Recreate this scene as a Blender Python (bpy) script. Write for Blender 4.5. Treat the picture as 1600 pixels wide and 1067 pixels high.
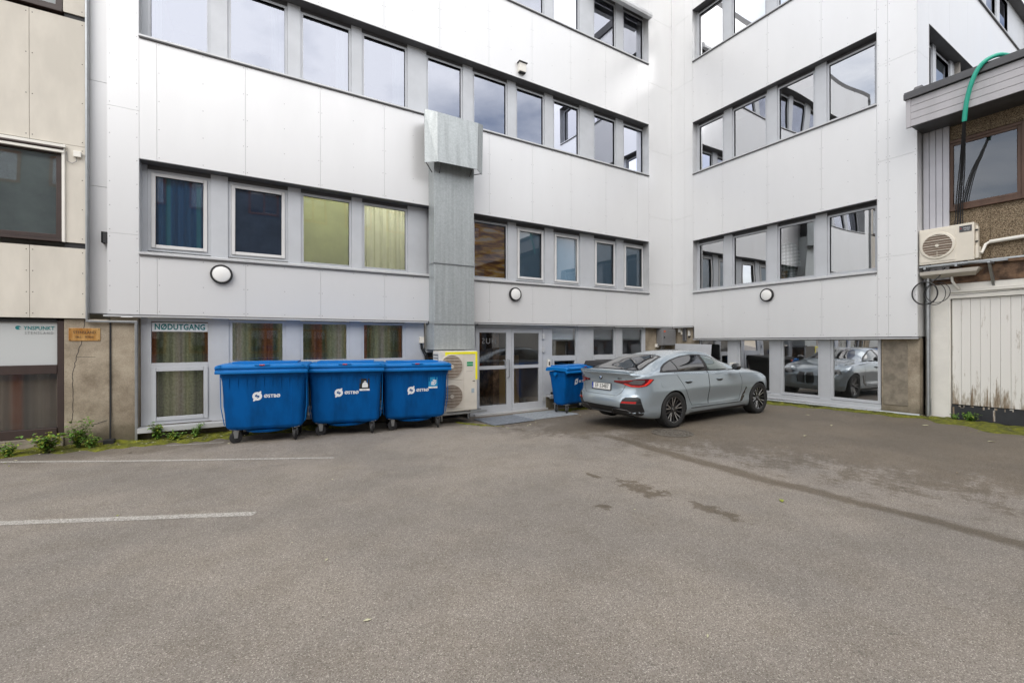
import bpy, bmesh, math, random
from mathutils import Vector, Matrix, noise
from mathutils.bvhtree import BVHTree
random.seed(7)
R = math.radians
scn = bpy.context.scene
col = scn.collection
for o in list(bpy.data.objects): bpy.data.objects.remove(o)

# ---------------------------------------------------------------- camera
cd = bpy.data.cameras.new('camera'); cam = bpy.data.objects.new('camera', cd); col.objects.link(cam)
cd.sensor_width = 36; cd.lens = 688.94 * 36 / 1600; cd.clip_start = .05; cd.clip_end = 500
YAW, PITCH, ROLL = .540723, .00035, -.002469
f_ = Vector((math.sin(YAW)*math.cos(PITCH), math.cos(YAW)*math.cos(PITCH), math.sin(PITCH)))
r_ = Vector((math.cos(YAW), -math.sin(YAW), 0)); u_ = r_.cross(f_)
r2 = r_*math.cos(ROLL) + u_*math.sin(ROLL); u2 = -r_*math.sin(ROLL) + u_*math.cos(ROLL)
cam.matrix_world = Matrix(((r2.x, u2.x, -f_.x, 0), (r2.y, u2.y, -f_.y, 0), (r2.z, u2.z, -f_.z, 1.65), (0, 0, 0, 1)))
scn.camera = cam

# ---------------------------------------------------------------- sky, sun, exposure
SUN_EL, SUN_AZ = R(48), R(222)          # azimuth measured clockwise from +Y
w = bpy.data.worlds.new('World'); scn.world = w; w.use_nodes = True
nt = w.node_tree; nt.nodes.clear()
def N(nt, t, **k):
    n = nt.nodes.new(t)
    for a, b in k.items():
        if a == 'i':
            for kk, v in b.items(): n.inputs[kk].default_value = v
        else: setattr(n, a, b)
    return n
sky = N(nt, 'ShaderNodeTexSky', sky_type='NISHITA', sun_disc=False, sun_elevation=SUN_EL, sun_rotation=SUN_AZ, dust_density=2.0)
tc = N(nt, 'ShaderNodeTexCoord')
mp = N(nt, 'ShaderNodeMapping'); mp.inputs['Scale'].default_value = (1, 1, 2.2)
cl = N(nt, 'ShaderNodeTexNoise', i={'Scale': 1.7, 'Detail': 7, 'Roughness': .55})
rp = N(nt, 'ShaderNodeValToRGB'); rp.color_ramp.elements[0].position = .36; rp.color_ramp.elements[1].position = .56
mx = N(nt, 'ShaderNodeMix', data_type='RGBA'); mx.inputs[7].default_value = (10.2, 10.4, 11.0, 1)
sc_ = N(nt, 'ShaderNodeMix', data_type='RGBA', blend_type='MULTIPLY'); sc_.inputs[0].default_value = 1; sc_.inputs[7].default_value = (1.0, 1.0, 1.0, 1)
bg = N(nt, 'ShaderNodeBackground', i={'Strength': .10}); wo = N(nt, 'ShaderNodeOutputWorld')
L = nt.links.new
dt = N(nt, 'ShaderNodeVectorMath', operation='DOT_PRODUCT'); dt.inputs[1].default_value = (math.sin(SUN_AZ)*math.cos(SUN_EL), math.cos(SUN_AZ)*math.cos(SUN_EL), math.sin(SUN_EL))
gr = N(nt, 'ShaderNodeMapRange', i={'From Min': -.2, 'From Max': 1, 'To Min': .85, 'To Max': 1.45})   # overcast sky is brighter round the veiled sun
cm = N(nt, 'ShaderNodeMix', data_type='RGBA', blend_type='MULTIPLY'); cm.inputs[0].default_value = 1; cm.inputs[6].default_value = (10.6, 10.5, 10.5, 1)
L(tc.outputs['Generated'], dt.inputs[0]); L(dt.outputs['Value'], gr.inputs[0]); L(gr.outputs[0], cm.inputs[7]); L(cm.outputs[2], mx.inputs[7])
L(tc.outputs['Generated'], mp.inputs[0]); L(mp.outputs[0], cl.inputs['Vector']); L(cl.outputs[0], rp.inputs[0])
L(sky.outputs[0], sc_.inputs[6]); L(sc_.outputs[2], mx.inputs[6]); L(rp.outputs[0], mx.inputs[0]); L(mx.outputs[2], bg.inputs[0]); L(bg.outputs[0], wo.inputs[0])
sd = bpy.data.lights.new('sun', 'SUN'); sd.energy = .8; sd.angle = R(40); sd.color = (1, .96, .9)
sun = bpy.data.objects.new('sun', sd); col.objects.link(sun)
sdir = Vector((math.sin(SUN_AZ)*math.cos(SUN_EL), math.cos(SUN_AZ)*math.cos(SUN_EL), math.sin(SUN_EL)))
sun.rotation_euler = sdir.to_track_quat('Z', 'Y').to_euler()
vs = scn.view_settings; vs.view_transform = 'Standard'; vs.look = 'None'; vs.exposure = .71; vs.gamma = 1
scn.render.engine = 'CYCLES'; scn.cycles.use_denoising = True; scn.cycles.max_bounces = 8; scn.cycles.glossy_bounces = 4
scn.cycles.transparent_max_bounces = 10; scn.cycles.sample_clamp_indirect = 6; scn.cycles.caustics_reflective = False; scn.cycles.caustics_refractive = False

# ---------------------------------------------------------------- materials
MATS = {}
def mat(name, colr, rough=.6, metal=0, noise_amt=0, noise_scale=3, bump=0, bump_scale=60, coat=0, spec=.5, emit=None, streak=0, tint2=None, coords='Object'):
    m = bpy.data.materials.new(name); m.use_nodes = True; t = m.node_tree; b = t.nodes['Principled BSDF']
    b.inputs['Base Color'].default_value = (*colr, 1); b.inputs['Roughness'].default_value = rough
    b.inputs['Metallic'].default_value = metal; b.inputs['Coat Weight'].default_value = coat; b.inputs['Specular IOR Level'].default_value = spec
    if emit: b.inputs['Emission Color'].default_value = (*emit[:3], 1); b.inputs['Emission Strength'].default_value = emit[3]
    tcn = N(t, 'ShaderNodeTexCoord'); src = tcn.outputs[coords]; lk = t.links.new
    if noise_amt:
        n1 = N(t, 'ShaderNodeTexNoise', i={'Scale': noise_scale, 'Detail': 8, 'Roughness': .6}); 
        if streak:
            mpp = N(t, 'ShaderNodeMapping'); mpp.inputs['Scale'].default_value = (1, 1, 1/streak); lk(src, mpp.inputs[0]); lk(mpp.outputs[0], n1.inputs['Vector'])
        else: lk(src, n1.inputs['Vector'])
        c2 = tint2 or tuple(max(0, c*(1-noise_amt)) for c in colr)
        rr = N(t, 'ShaderNodeValToRGB'); rr.color_ramp.elements[0].position = .38; rr.color_ramp.elements[1].position = .62
        rr.color_ramp.elements[0].color = (*c2, 1); rr.color_ramp.elements[1].color = (*[min(1, c*(1+noise_amt*.3)) for c in colr], 1)
        lk(n1.outputs[0], rr.inputs[0]); lk(rr.outputs[0], b.inputs['Base Color'])
        mr = N(t, 'ShaderNodeMapRange', i={'To Min': min(1, rough+.1), 'To Max': max(.05, rough-.08)}); lk(n1.outputs[0], mr.inputs[0]); lk(mr.outputs[0], b.inputs['Roughness'])
    if bump:
        n2 = N(t, 'ShaderNodeTexNoise', i={'Scale': bump_scale, 'Detail': 5}); lk(src, n2.inputs['Vector'])
        bp = N(t, 'ShaderNodeBump', i={'Strength': min(1, bump), 'Distance': .01}); lk(n2.outputs[0], bp.inputs['Height']); lk(bp.outputs[0], b.inputs['Normal'])
    MATS[name] = m; return m
CLAD = mat('clad', (.77, .775, .78), .34, .28, .018, 1.6, streak=3, coords='Object')
CLADG = mat('clad_gap', (.26, .26, .265), .7)
SCREW = mat('screw', (.38, .38, .39), .4, .6)
FRAME = mat('frame', (.55, .57, .60), .45, .2, .06, 2)
SASH = mat('sash', (.66, .66, .66), .4, 0, .05, 3)
SOFF = mat('soffit', (.11, .11, .115), .6, .2, .1, 2)  # dark grey flashing, with the shade under the cladding also in the colour
SILL = mat('sill', (.60, .61, .62), .4, .3, .08, 3)
BEIGE = mat('beige', (.66, .62, .545), .8, 0, .10, 2.2, .2, 180, streak=3)
BROWNF = mat('brown_frame', (.045, .028, .024), .45, 0, .15, 5)
BROWNW = mat('brown_wood', (.11, .058, .036), .5, 0, .2, 8, streak=6)
DARK = mat('dark', (.02, .02, .022), .6)
RUBBER = mat('rubber', (.022, .022, .023), .75, bump=.2, bump_scale=80)
GREYP = mat('grey_plastic', (.2, .2, .205), .5, 0, .08, 5)
WHITE = mat('white_paint', (.82, .80, .74), .55, 0, .06, 3)
CREAM = mat('cream_metal', (.76, .71, .61), .45, 0, .06, 3)
ACGREY = mat('ac_warm_grey', (.66, .62, .55), .5, 0, .06, 3)
FAN = mat('fan_dark', (.22, .165, .125), .8)
FANG = mat('fan_grille', (.58, .53, .46), .45)
STEEL = mat('steel', (.45, .47, .48), .35, .85, .12, 6)
LAMPW = mat('lamp_opal', (.85, .85, .83), .35)
TEAL = mat('teal_letter', (.005, .19, .20), .5)
BLACKL = mat('black_letter', (.02, .02, .02), .5)
GREYL = mat('grey_letter', (.22, .23, .23), .5)
YELL = mat('yellow_tape', (.88, .83, .02), .5)
GREENS = mat('green_sticker', (.01, .28, .11), .5)
HOSE = mat('green_hose', (.03, .40, .285), .4, bump=.3, bump_scale=30)
CABLE = mat('black_cable', (.012, .012, .013), .45)
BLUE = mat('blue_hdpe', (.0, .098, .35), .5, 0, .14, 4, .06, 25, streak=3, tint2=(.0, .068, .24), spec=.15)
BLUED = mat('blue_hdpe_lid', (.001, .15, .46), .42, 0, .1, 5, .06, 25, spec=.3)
DECAL = mat('decal_white', (.78, .80, .82), .4)
CYAN = mat('decal_cyan', (.01, .27, .55), .4)
ORANGE = mat('orange', (.6, .1, .03), .5)
RED = mat('red_lens', (.42, .012, .012), .12, coat=1)
REDD = mat('red_lens_dark', (.10, .006, .01), .1, coat=1)
REDL = mat('red_lens_bright', (.75, .03, .02), .2, coat=1)
BRASS = mat('brass', (.66, .40, .15), .35, .55, .3, 9, tint2=(.42, .17, .03), streak=4)
LEAF = mat('leaf', (.13, .27, .035), .5, 0, .4, 30)
LEAFY = mat('leaf_yellow', (.30, .34, .04), .5, 0, .3, 30)
STEM = mat('stem', (.09, .12, .03), .6)
BOARD = mat('board_grey', (.46, .45, .47), .6, 0, .08, 4, .1, 40, streak=5)
RIBB = mat('ribbed_grey', (.50, .50, .54), .5, .1, .06, 3)
CAP = mat('cap_dark', (.085, .085, .09), .45, .2, .1, 6)
TIMB = mat('brown_timber', (.20, .12, .07), .8, 0, .5, 6, .3, 30, tint2=(.06, .035, .022))
PLINT = mat('plinth_tar', (.028, .03, .034), .55, 0, .2, 5)
LEAFL = mat('litter_leaf', (.5, .48, .32), .7)
ROOM = mat('room', (.36, .34, .31), .9)
ROOMW = mat('room_warm', (.52, .36, .17), .8)
CONC2 = mat('ledge_concrete', (.27, .235, .185), .9, 0, .3, 6, .6, 40)
MANH = mat('manhole_iron', (.135, .12, .10), .7, .3, .3, 8, .4, 60)
OPPW = mat('opposite_render', (.22, .24, .27), .85, 0, .1, 2)
OPPT = mat('opposite_timber', (.34, .13, .045), .7, 0, .2, 5)
LINE = None

def concrete():
    m = bpy.data.materials.new('concrete'); m.use_nodes = True; t = m.node_tree; b = t.nodes['Principled BSDF']; lk = t.links.new
    g = N(t, 'ShaderNodeNewGeometry'); 
    n1 = N(t, 'ShaderNodeTexNoise', i={'Scale': 2.4, 'Detail': 9, 'Roughness': .65}); lk(g.outputs['Position'], n1.inputs['Vector'])
    r = N(t, 'ShaderNodeValToRGB'); e = r.color_ramp.elements; e[0].position = .33; e[0].color = (.205, .165, .118, 1); e[1].position = .66; e[1].color = (.42, .36, .275, 1)
    lk(n1.outputs[0], r.inputs[0])
    n3 = N(t, 'ShaderNodeTexNoise', i={'Scale': 60, 'Detail': 3}); lk(g.outputs['Position'], n3.inputs['Vector'])
    mm = N(t, 'ShaderNodeMix', data_type='RGBA', blend_type='OVERLAY'); mm.inputs[0].default_value = .35; lk(r.outputs[0], mm.inputs[6]); lk(n3.outputs[0], mm.inputs[7])
    # rising damp / algae with its own shape at the foot
    s = N(t, 'ShaderNodeSeparateXYZ'); lk(g.outputs['Position'], s.inputs[0])
    n2 = N(t, 'ShaderNodeTexNoise', i={'Scale': 5, 'Detail': 6}); lk(g.outputs['Position'], n2.inputs['Vector'])
    ad = N(t, 'ShaderNodeMath', operation='MULTIPLY_ADD'); ad.inputs[1].default_value = -.55; lk(n2.outputs[0], ad.inputs[0]); lk(s.outputs[2], ad.inputs[2])
    mr = N(t, 'ShaderNodeMapRange', i={'From Min': -.25, 'From Max': .12, 'To Min': .75, 'To Max': 0}); lk(ad.outputs[0], mr.inputs[0])
    m2 = N(t, 'ShaderNodeMix', data_type='RGBA'); m2.inputs[7].default_value = (.085, .075, .045, 1); lk(mr.outputs[0], m2.inputs[0]); lk(mm.outputs[2], m2.inputs[6])
    lk(m2.outputs[2], b.inputs['Base Color']); b.inputs['Roughness'].default_value = .9
    bp = N(t, 'ShaderNodeBump', i={'Strength': .5, 'Distance': .01}); lk(n1.outputs[0], bp.inputs['Height']); lk(bp.outputs[0], b.inputs['Normal'])
    return m
CONC = concrete()

def pebble():
    m = bpy.data.materials.new('pebbledash'); m.use_nodes = True; t = m.node_tree; b = t.nodes['Principled BSDF']; lk = t.links.new
    g = N(t, 'ShaderNodeNewGeometry')
    v = N(t, 'ShaderNodeTexVoronoi', i={'Scale': 125}); lk(g.outputs['Position'], v.inputs['Vector'])
    r = N(t, 'ShaderNodeValToRGB'); e = r.color_ramp.elements
    e[0].position = .2; e[0].color = (.07, .048, .03, 1); e[1].position = .8; e[1].color = (.46, .37, .25, 1); x = e.new(.5); x.color = (.23, .165, .10, 1)
    s = N(t, 'ShaderNodeSeparateColor'); lk(v.outputs['Color'], s.inputs[0]); lk(s.outputs[0], r.inputs[0]); lk(r.outputs[0], b.inputs['Base Color'])
    bp = N(t, 'ShaderNodeBump', i={'Strength': .8, 'Distance': .012}); bp.invert = True; lk(v.outputs['Distance'], bp.inputs['Height']); lk(bp.outputs[0], b.inputs['Normal'])
    b.inputs['Roughness'].default_value = .85; return m
PEBB = pebble()

def galv():
    m = bpy.data.materials.new('galvanised'); m.use_nodes = True; t = m.node_tree; b = t.nodes['Principled BSDF']; lk = t.links.new
    g = N(t, 'ShaderNodeNewGeometry'); v = N(t, 'ShaderNodeTexVoronoi', i={'Scale': 38}); lk(g.outputs['Position'], v.inputs['Vector'])
    s = N(t, 'ShaderNodeSeparateColor'); lk(v.outputs['Color'], s.inputs[0])
    r = N(t, 'ShaderNodeValToRGB'); e = r.color_ramp.elements; e[0].color = (.38, .41, .415, 1); e[1].color = (.45, .48, .485, 1); lk(s.outputs[0], r.inputs[0])
    mpp = N(t, 'ShaderNodeMapping'); mpp.inputs['Scale'].default_value = (14, 14, .6); lk(g.outputs['Position'], mpp.inputs[0])
    n = N(t, 'ShaderNodeTexNoise', i={'Scale': 1, 'Detail': 5}); lk(mpp.outputs[0], n.inputs['Vector'])
    mm = N(t, 'ShaderNodeMix', data_type='RGBA', blend_type='OVERLAY'); mm.inputs[0].default_value = .28; lk(r.outputs[0], mm.inputs[6]); lk(n.outputs[0], mm.inputs[7])
    lk(mm.outputs[2], b.inputs['Base Color']); b.inputs['Metallic'].default_value = .5
    r2_ = N(t, 'ShaderNodeMapRange', i={'To Min': .44, 'To Max': .54}); lk(s.outputs[1], r2_.inputs[0]); lk(r2_.outputs[0], b.inputs['Roughness']); return m
GALV = galv()

def glass(name, refl, tint=(.92, .95, .94), wav=.08, gcol=(.95, .97, 1)):
    m = bpy.data.materials.new(name); m.use_nodes = True; t = m.node_tree; t.nodes.clear(); lk = t.links.new
    o = N(t, 'ShaderNodeOutputMaterial'); tr = N(t, 'ShaderNodeBsdfTransparent', i={'Color': (*tint, 1)}); gl = N(t, 'ShaderNodeBsdfGlossy', i={'Roughness': .0, 'Color': (*gcol, 1)})
    mxs = N(t, 'ShaderNodeMixShader'); fr = N(t, 'ShaderNodeFresnel', i={'IOR': 1.5}); mr = N(t, 'ShaderNodeMapRange', i={'To Min': refl, 'To Max': 1})
    lk(fr.outputs[0], mr.inputs[0]); lk(mr.outputs[0], mxs.inputs[0]); lk(tr.outputs[0], mxs.inputs[1]); lk(gl.outputs[0], mxs.inputs[2]); lk(mxs.outputs[0], o.inputs[0])
    if wav:
        g = N(t, 'ShaderNodeNewGeometry'); n = N(t, 'ShaderNodeTexNoise', i={'Scale': .9, 'Detail': 0}); lk(g.outputs['Position'], n.inputs['Vector'])
        bp = N(t, 'ShaderNodeBump', i={'Strength': wav, 'Distance': .05}); lk(n.outputs[0], bp.inputs['Height']); lk(bp.outputs[0], gl.inputs['Normal'])
    return m
GLS_LOW = glass('glass_low', .08, (.98, .99, .98)); GLS_MID = glass('glass_mid', .09, (.98, .99, .98)); GLS_BLUE = glass('glass_bluish', .07, (.75, .88, .98)); GLS_SKY = glass('glass_upper', .50, (.75, .8, .82), .08, (.62, .65, .74))
GLS_B = glass('glass_wing', .48, (.8, .85, .85), .12, (.97, .98, 1))
FROST = mat('frosted', (.30, .37, .36), .45, 0, .25, 1.2, .02, 5)
FROSTW = mat('frost_white', (.50, .52, .52), .5)

def curtain_mat(name, stops, scale=1.0, pattern=0):
    """vertical bands of dyed cloth along object X, one colour per band"""
    m = bpy.data.materials.new(name); m.use_nodes = True; t = m.node_tree; b = t.nodes['Principled BSDF']; lk = t.links.new
    tcn = N(t, 'ShaderNodeTexCoord'); s = N(t, 'ShaderNodeSeparateXYZ'); lk(tcn.outputs['Object'], s.inputs[0])
    ml = N(t, 'ShaderNodeMath', operation='MULTIPLY'); ml.inputs[1].default_value = scale; lk(s.outputs[0], ml.inputs[0])
    fr = N(t, 'ShaderNodeMath', operation='FRACT'); lk(ml.outputs[0], fr.inputs[0])
    r = N(t, 'ShaderNodeValToRGB'); cr = r.color_ramp; cr.interpolation = 'EASE'
    while len(cr.elements) < len(stops): cr.elements.new(.5)
    for e, (p, c) in zip(cr.elements, stops): e.position = p; e.color = (*c, 1)
    lk(fr.outputs[0], r.inputs[0])
    if pattern:
        n = N(t, 'ShaderNodeTexNoise', i={'Scale': 28, 'Detail': 2}); lk(tcn.outputs['Object'], n.inputs['Vector'])
        mm = N(t, 'ShaderNodeMix', data_type='RGBA', blend_type='OVERLAY'); mm.inputs[0].default_value = pattern; lk(r.outputs[0], mm.inputs[6]); lk(n.outputs[0], mm.inputs[7]); lk(mm.outputs[2], b.inputs['Base Color'])
    else: lk(r.outputs[0], b.inputs['Base Color'])
    b.inputs['Roughness'].default_value = .9; return m
G1, G2, BR, GY = (.56, .60, .36), (.17, .21, .11), (.36, .15, .075), (.66, .62, .52)
CURT = curtain_mat('curtain_green', [(0, G1), (.22, G2), (.42, BR), (.5, BR), (.56, G2), (.75, G1), (.9, GY), (1, G1)], 1.1, .6)
CURTB = curtain_mat('curtain_beige', [(0, (.30, .24, .18)), (.25, (.42, .33, .25)), (.4, (.34, .11, .04)), (.5, (.34, .11, .04)), (.6, (.2, .17, .14)), (.8, (.4, .34, .27)), (1, (.30, .24, .18))], 1.6)
CURTT = curtain_mat('curtain_teal', [(0, (.10, .24, .42)), (.3, (.11, .26, .44)), (.36, (.14, .42, .46)), (.46, (.14, .42, .46)), (.52, (.10, .24, .42)), (1, (.10, .24, .42))], 2.2)
BLINDY = mat('blind_yellow', (.90, .93, .68), .8, 0, .06, 3)
def translucent(m, f=.45):
    t = m.node_tree; b = t.nodes['Principled BSDF']; o = t.nodes['Material Output']; tr = N(t, 'ShaderNodeBsdfTranslucent'); x = N(t, 'ShaderNodeMixShader', i={'Fac': f})
    bc = b.inputs['Base Color']
    if bc.is_linked: t.links.new(bc.links[0].from_socket, tr.inputs[0])
    else: tr.inputs[0].default_value = bc.default_value
    t.links.new(b.outputs[0], x.inputs[1]); t.links.new(tr.outputs[0], x.inputs[2]); t.links.new(x.outputs[0], o.inputs[0])
translucent(BLINDY, .5); translucent(CURT, .3)
FILLE = mat('added_fill', (.9, .9, .88), .5, emit=(1, .97, .9, 22))  # glow added behind the yellow blinds to brighten them
FILLG = mat('added_fill_low', (.9, .9, .88), .5, emit=(1, .93, .82, 2.2))  # weak added glow that lifts the ground floor curtains
BLINDW = mat('blind_white', (.62, .66, .64), .8)
BLINDG = mat('blind_grey', (.36, .43, .48), .8, 0, .06, 3)
BLINDB = mat('blind_blue', (.10, .17, .20), .8, 0, .1, 2)
NAVY = mat('navy_backdrop', (.10, .13, .20), .8, 0, .25, 2)  # flat backdrop giving the dark room behind the pane its tone
def warm():
    m = bpy.data.materials.new('warm_shelves'); m.use_nodes = True; t = m.node_tree; b = t.nodes['Principled BSDF']; lk = t.links.new
    g = N(t, 'ShaderNodeNewGeometry'); mp_ = N(t, 'ShaderNodeMapping'); mp_.inputs['Scale'].default_value = (1.1, 1, 5); mp_.inputs['Rotation'].default_value = (0, .25, 0); lk(g.outputs['Position'], mp_.inputs[0])
    n = N(t, 'ShaderNodeTexNoise', i={'Scale': 1.6, 'Detail': 3}); lk(mp_.outputs[0], n.inputs['Vector'])
    r = N(t, 'ShaderNodeValToRGB'); e = r.color_ramp.elements; e[0].position = .36; e[0].color = (.10, .04, .02, 1); e[1].position = .64; e[1].color = (.55, .45, .38, 1); x = e.new(.46); x.color = (.30, .12, .03, 1); x = e.new(.55); x.color = (.62, .36, .07, 1)
    lk(n.outputs[0], r.inputs[0]); lk(r.outputs[0], b.inputs['Base Color']); return m
WARM = warm()

# ---------------------------------------------------------------- geometry helpers
def tag(o, label=None, cat=None, group=None, kind=None):
    if label: o['label'] = label
    if cat: o['category'] = cat
    if group: o['group'] = group
    if kind: o['kind'] = kind
    return o
def empty(name, loc=(0, 0, 0), rz=0, label=None, cat=None, group=None):
    o = bpy.data.objects.new(name, None); col.objects.link(o); o.location = loc; o.rotation_euler = (0, 0, rz); o.empty_display_size = .2
    tag(o, label, cat, group); return o
class MB:
    def __init__(s): s.v = []; s.f = []; s.m = []; s.mats = []
    def mi(s, m):
        if m not in s.mats: s.mats.append(m)
        return s.mats.index(m)
    def add(s, vs, fs, m):
        o = len(s.v); s.v += [tuple(p) for p in vs]; i = s.mi(m)
        for f in fs: s.f.append([o+k for k in f]); s.m.append(i)
        return s
    def box(s, x0, x1, y0, y1, z0, z1, m):
        x0, x1 = sorted((x0, x1)); y0, y1 = sorted((y0, y1)); z0, z1 = sorted((z0, z1))
        v = [(x, y, z) for z in (z0, z1) for y in (y0, y1) for x in (x0, x1)]
        return s.add(v, [(0, 2, 3, 1), (4, 5, 7, 6), (0, 1, 5, 4), (2, 6, 7, 3), (0, 4, 6, 2), (1, 3, 7, 5)], m)
    def hexa(s, v, m):      # 8 pts: bottom 4 ccw, top 4 ccw
        return s.add(v, [(3, 2, 1, 0), (4, 5, 6, 7), (0, 1, 5, 4), (1, 2, 6, 5), (2, 3, 7, 6), (3, 0, 4, 7)], m)
    def prism(s, poly, a, b, axis, m):   # poly 2D extruded along axis between a and b
        n = len(poly)
        def P(p, t): return {'x': (t, p[0], p[1]), 'y': (p[0], t, p[1]), 'z': (p[0], p[1], t)}[axis]
        v = [P(p, a) for p in poly] + [P(p, b) for p in poly]
        return s.add(v, [tuple(range(n))[::-1], tuple(range(n, 2*n))] + [(i, (i+1) % n, n+(i+1) % n, n+i) for i in range(n)], m)
    def tube(s, path, r, m, n=10, cap=True):
        path = [Vector(p) for p in path]; k = len(path); rs = r if isinstance(r, (list, tuple)) else [r]*k
        t0 = (path[1]-path[0]).normalized(); up = Vector((0, 0, 1)) if abs(t0.z) < .9 else Vector((1, 0, 0)); u = t0.cross(up).normalized()
        v = []
        for i, p in enumerate(path):
            t = (path[min(i+1, k-1)] - path[max(i-1, 0)]).normalized(); u = (u - t*u.dot(t)).normalized(); w_ = t.cross(u)
            v += [p + (u*math.cos(2*math.pi*j/n) + w_*math.sin(2*math.pi*j/n))*rs[i] for j in range(n)]
        f = [(i*n+j, i*n+(j+1) % n, (i+1)*n+(j+1) % n, (i+1)*n+j) for i in range(k-1) for j in range(n)]
        if cap: f += [tuple(range(n))[::-1], tuple((k-1)*n+j for j in range(n))]
        return s.add(v, f, m)
    def lathe(s, prof, m, c=(0, 0, 0), axis='z', n=32, closed=False):  # prof list of (r, h)
        k = len(prof); v = []
        for r, h in prof:
            for j in range(n):
                a = 2*math.pi*j/n; x, y = r*math.cos(a), r*math.sin(a)
                v.append({'z': (c[0]+x, c[1]+y, c[2]+h), 'y': (c[0]+x, c[1]+h, c[2]+y), 'x': (c[0]+h, c[1]+x, c[2]+y)}[axis])
        f = [(i*n+j, i*n+(j+1) % n, (i+1)*n+(j+1) % n, (i+1)*n+j) for i in range(k-1) for j in range(n)]
        if closed: f += [((k-1)*n+j, (k-1)*n+(j+1) % n, (j+1) % n, j) for j in range(n)]
        else:
            if prof[0][0] > 1e-4: f.append(tuple(range(n))[::-1])
            if prof[-1][0] > 1e-4: f.append(tuple((k-1)*n+j for j in range(n)))
        return s.add(v, f, m)
    def build(s, name, parent=None, local=False, smooth=False, bevel=0, loc=None, sub=0, angle=40):
        me = bpy.data.meshes.new(name)
        off = Vector((0, 0, 0))
        if parent is not None and not local:
            p = parent
            while p is not None: off += p.location; p = p.parent
        if loc: off = off + Vector(loc) if not local else Vector(loc)
        me.from_pydata([tuple(Vector(p)-off) for p in s.v] if not (local) else [tuple(Vector(p)-off) for p in s.v], [], s.f)
        for m in s.mats: me.materials.append(m)
        me.polygons.foreach_set('material_index', s.m)
        bm = bmesh.new(); bm.from_mesh(me); bmesh.ops.remove_doubles(bm, verts=bm.verts, dist=1e-6); bmesh.ops.recalc_face_normals(bm, faces=bm.faces); bm.to_mesh(me); bm.free()
        o = bpy.data.objects.new(name, me); col.objects.link(o)
        if parent is not None: o.parent = parent
        if loc: o.location = loc
        if smooth:
            me.polygons.foreach_set('use_smooth', [True]*len(me.polygons)); me.set_sharp_from_angle(angle=R(angle))
        if bevel: b = o.modifiers.new('bevel', 'BEVEL'); b.width = bevel; b.segments = 2; b.limit_method = 'ANGLE'; b.angle_limit = R(40)
        if sub: b = o.modifiers.new('sub', 'SUBSURF'); b.levels = sub; b.render_levels = sub
        return o
def text_mb(txt, size, m, to3d, align='CENTER', depth=.002, spacing=1.0, bold=0, sx=1.0):
    """letters as a thin mesh; to3d maps (u, v, w) to a point, w pointing out of the surface"""
    cu = bpy.data.curves.new('lettering', 'FONT'); cu.body = txt; cu.size = size; cu.align_x = align; cu.align_y = 'CENTER'; cu.extrude = depth/2; cu.space_character = spacing; cu.offset = bold; cu.resolution_u = 3
    o = bpy.data.objects.new('lettering', cu); col.objects.link(o)
    me = bpy.data.meshes.new_from_object(o.evaluated_get(bpy.context.evaluated_depsgraph_get()))
    b = MB(); b.add([to3d(v.co.x*sx, v.co.y, v.co.z+depth/2) for v in me.vertices], [tuple(p.vertices) for p in me.polygons], m)
    bpy.data.objects.remove(o); bpy.data.curves.remove(cu); bpy.data.meshes.remove(me); return b
def merge(a, b):
    o = len(a.v); a.v += b.v
    for f, m in zip(b.f, b.m): a.f.append([o+k for k in f]); a.m.append(a.mi(b.mats[m]))
    return a

# wall frames: (u along wall, d outward, z)
FA = lambda u, d, z: (u, 9.7-d, z)
FB = lambda u, d, z: (11.96-d, u, z)
FR = lambda u, d, z: (u, 3.52-d, z)
FG = lambda u, d, z: (12.3-d, u, z)
def wbox(b, F, u0, u1, d0, d1, z0, z1, m):
    p, q = F(u0, d0, z0), F(u1, d1, z1); b.box(p[0], q[0], p[1], q[1], p[2], q[2], m)

# ground height
GP = [(-6, 9.5, .0), (-3, 9.3, -.02), (-1.5, 9.5, -.05), (.3, 8.6, -.05), (1.6, 8.7, -.08), (2.9, 8.6, -.12), (4.8, 9.4, -.2), (6.9, 9.4, -.2), (6.8, 8.7, -.17), (9.5, 9, -.13), (11.8, 9.4, -.08),
      (6.93, 5.58, .015), (9.75, 5.6, .045), (6.93, 7.4, -.04), (9.75, 7.4, .0), (12, 6.7, .01), (12.1, 3.5, .07), (12.3, 2, .03), (12.3, -2, .03), (0, 0, 0), (5, 2, 0), (8, 2, .01), (0, 5, 0), (4, 5, 0), (-5, 4, 0), (3, 7, -.05), (9, 4, .02), (0, -6, 0), (8, -5, 0), (-8, -2, 0)]
def gz(x, y):
    sw = sz = 1e-9
    for a, b, z in GP:
        d2 = (x-a)**2+(y-b)**2; k = math.exp(-d2/(2*.8**2)) + 1e-5/(1+d2); sw += k; sz += k*z
    return sz/sw

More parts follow.
